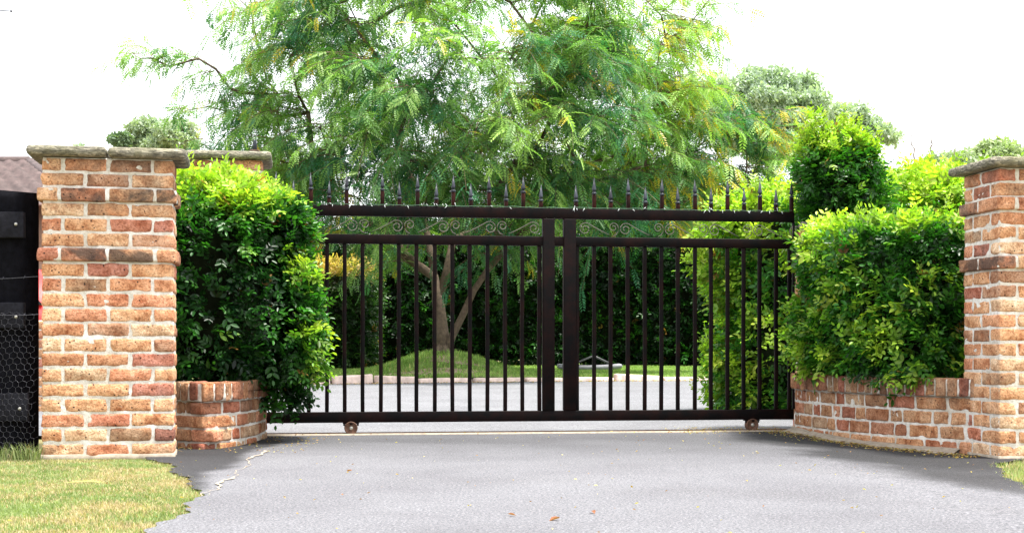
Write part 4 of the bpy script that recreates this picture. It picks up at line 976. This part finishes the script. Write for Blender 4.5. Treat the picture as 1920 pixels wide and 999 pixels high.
n = 16000; y = 5.5+2.7*rng.random(n); x = 2.2+1.3*rng.random(n); e = xr(y)+.03*rng.normal(0, 1, n); m_ = (x > e) & (x < .36*y+.4); x, y = x[m_], y[m_]; n = len(x); P = np.stack([x, y, 0*x], 1)
blades('verge_grass', 'small sliver of green grass at the right frame edge', x, y, gz(x, y)-.02, rng.uniform(.02, .042, n), rng.uniform(.0012, .0024, n), gcols(P, n, .25), .9)
n = 150000; x = rng.uniform(-5.5, 4.5, n); y = 19.3+9.5*rng.random(n)**1.3
bar = np.hypot((x-TX-.45)/1.45, (y-21.5)/.65)+nz(np.stack([x, y, 0*x], 1), 2.5, 3)*.25; bar2 = np.hypot((x-TX-.2)/.75, (y-22.35)/.45)+nz(np.stack([x, y, 0*x], 1), 3.5, 4)*.2
m_ = (y > kerb_y(x)+.14) & ((bar > 1) | (rng.random(n) < .3)) & ((bar2 > 1) | (rng.random(n) < .55)); x, y = x[m_], y[m_]; n = len(x); P = np.stack([x, y, 0*x], 1)
mh = np.exp(-(((x-TX)/1.2)**2+((y-TY)/1.6)**2)); hg = rng.uniform(.03, .07, n)+mh*rng.uniform(0, .09, n)
blades('lawn_grass', 'green lawn grass growing longer on the tree mound', x, y, lz(x, y)-.004, hg, rng.uniform(.004, .008, n), gcols(P, n, .06)*np.array((1.0, 1.2, .8)), .8)
# bare earth on the lawn
xs = np.linspace(-1, 1, 40); Xg, Yg = np.meshgrid(xs, xs); rr_ = np.hypot(Xg, Yg)
for k, (cx_, cy_, ax_, ay_) in enumerate(((TX+.55, 21.2, 1.25, .42), (TX+.3, 22.3, .55, .34))):
    th = np.linspace(0, 2*math.pi, 60, endpoint=False); rings = []
    for q in np.linspace(0.02, 1, 14):
        rad_ = q*(1+.14*np.sin(th*3+k)+.08*np.sin(th*7)); x_, y_ = cx_+ax_*rad_*np.cos(th), cy_+ay_*rad_*np.sin(th); y_ = np.maximum(y_, kerb_y(x_)+.13); rings.append(np.stack([x_, y_, lz(x_, y_)+.006+k*.004], 1))
    V = np.concatenate(rings); Q_ = [[a*60+b, a*60+(b+1) % 60, (a+1)*60+(b+1) % 60, (a+1)*60+b] for a in range(13) for b in range(60)]
    tag(link('bare_earth', npmesh('bare', V, [Q_], None, True), None, soilmat('bare_earth', (.26, .18, .13), (.48, .36, .27), 5)), kind='structure')
# weeds at the foot of the post
n = 260; c_ = rng.choice([8, 30, 48, 66], n); x = (c_+rng.normal(0, 6, n)-960)/F*7.58; y = 7.58+rng.normal(0, .025, n); P = np.stack([x, y, 0*x], 1)
o = blades('weed_tuft', 'tufts of taller green weeds at the foot of the black post', x, y, 0*x-.02, rng.uniform(.04, .14, n), rng.uniform(.0015, .003, n), gcols(P, n, .08)*.75, .7)
# leaf litter
lv, lq = leaf_t(.5, .2, .2)
def litter(name, label, X, Y, Z, size, cols):
    n = len(X); d = norm(np.stack([rng.normal(0, 1, n), rng.normal(0, 1, n), rng.normal(0, .15, n)], 1)); Fm = frames(d, norm(np.array([0, 0, 1.])+rng.normal(0, .3, (n, 3)))); V, Q_, C = scatter(lv, lq, np.stack([X, Y, Z], 1), Fm, size, cols)
    tag(link(name, npmesh(name, V, [Q_], C), None, M['grass']), label, 'leaf litter', kind='stuff')
LC = np.array([(.55, .42, .12), (.40, .22, .10), (.6, .5, .25), (.3, .15, .08), (.5, .3, .06)])
t = rng.random(1500); ii = (t*119).astype(int); off = np.abs(rng.normal(0, .13, 1500))+.02; x = P_ = None
PP = smooth_path(curve_pts([(1480, 10.35), (1515, 9.97), (1560, 9.6), (1600, 9.33), (1650, 9.05), (1700, 8.83), (1760, 8.62), (1850, 8.2)]), 120)
x = PP[ii, 0]-off*.75; y = PP[ii, 1]-off*.65
x2 = rng.uniform(1.1, 2.0, 500); y2 = gline(x2)+rng.normal(.05, .22, 500); x3 = rng.uniform(-2.0, -1.2, 220); y3 = rng.uniform(8.0, 9.5, 220)
x4 = rng.uniform(-1.9, 2.6, 260); y4 = rng.uniform(4.4, 10, 260); x5 = rng.uniform(-1.6, 2, 120); y5 = gline(x5)+rng.normal(0, .06, 120)
X = np.concatenate([x, x2, x3, x4, x5]); Y = np.concatenate([y, y2, y3, y4, y5]); n = len(X)
litter('leaf_litter', 'tiny yellow and brown fallen leaves scattered on the asphalt', X, Y, gz(X, Y)+.009, rng.uniform(.006, .018, n), LC[rng.integers(0, 5, n)]*rng.uniform(.7, 1.2, (n, 1)))
n = 900; X = rng.uniform(-4, 4, n); Y = kerb_y(X)-.16-np.abs(rng.normal(0, .12, n)); litter('kerb_litter', 'orange yellow leaf debris collected along the far kerb', X, Y, gz(X, Y)+.012, rng.uniform(.015, .04, n), LC[rng.integers(0, 5, n)])
# a few larger dry leaves
for k, (px, py, lb, sz) in enumerate(((655, 884, 'lone brown leaf on the asphalt, left of the drive centre', .035), (1040, 975, 'reddish brown leaf lowest on the asphalt near the frame bottom', .045), (1112, 962, 'small russet leaf right of the lowest brown leaf', .035), (960, 967, 'small brown leaf left of the lowest brown leaf', .03))):
    d = EYE*F/(py-HZ); p = at(px, py, d); p[2] = .008; V = lv*sz; V[:, 1] -= sz/2; an_ = rotz(k*1.3+.8); me = npmesh('dry_leaf', V@an_.T, [lq], np.tile((.3, .12, .06), (6, 1))); o = link('fallen_leaf', me, None, M['grass']); o.location = p
    tag(o, lb, 'leaf', 'single dry leaves on the drive')
p = at(155, 915, EYE*F/255); V = np.array([(-.085, 0, .016), (-.03, -.016, .026), (.04, -.012, .03), (.085, .004, .02), (.035, .02, .024), (-.03, .016, .022)]); 
me = npmesh('dry_leaf', V, [[[0, 1, 2, 5], [5, 2, 3, 4]]], np.tile((.75, .66, .55), (6, 1))); o = link('gum_leaf', me, None, M['grass']); o.location = (p[0], p[1], .006); tag(o, 'long pale dry leaf lying on the grass verge', 'leaf')
print('fronds', nf)
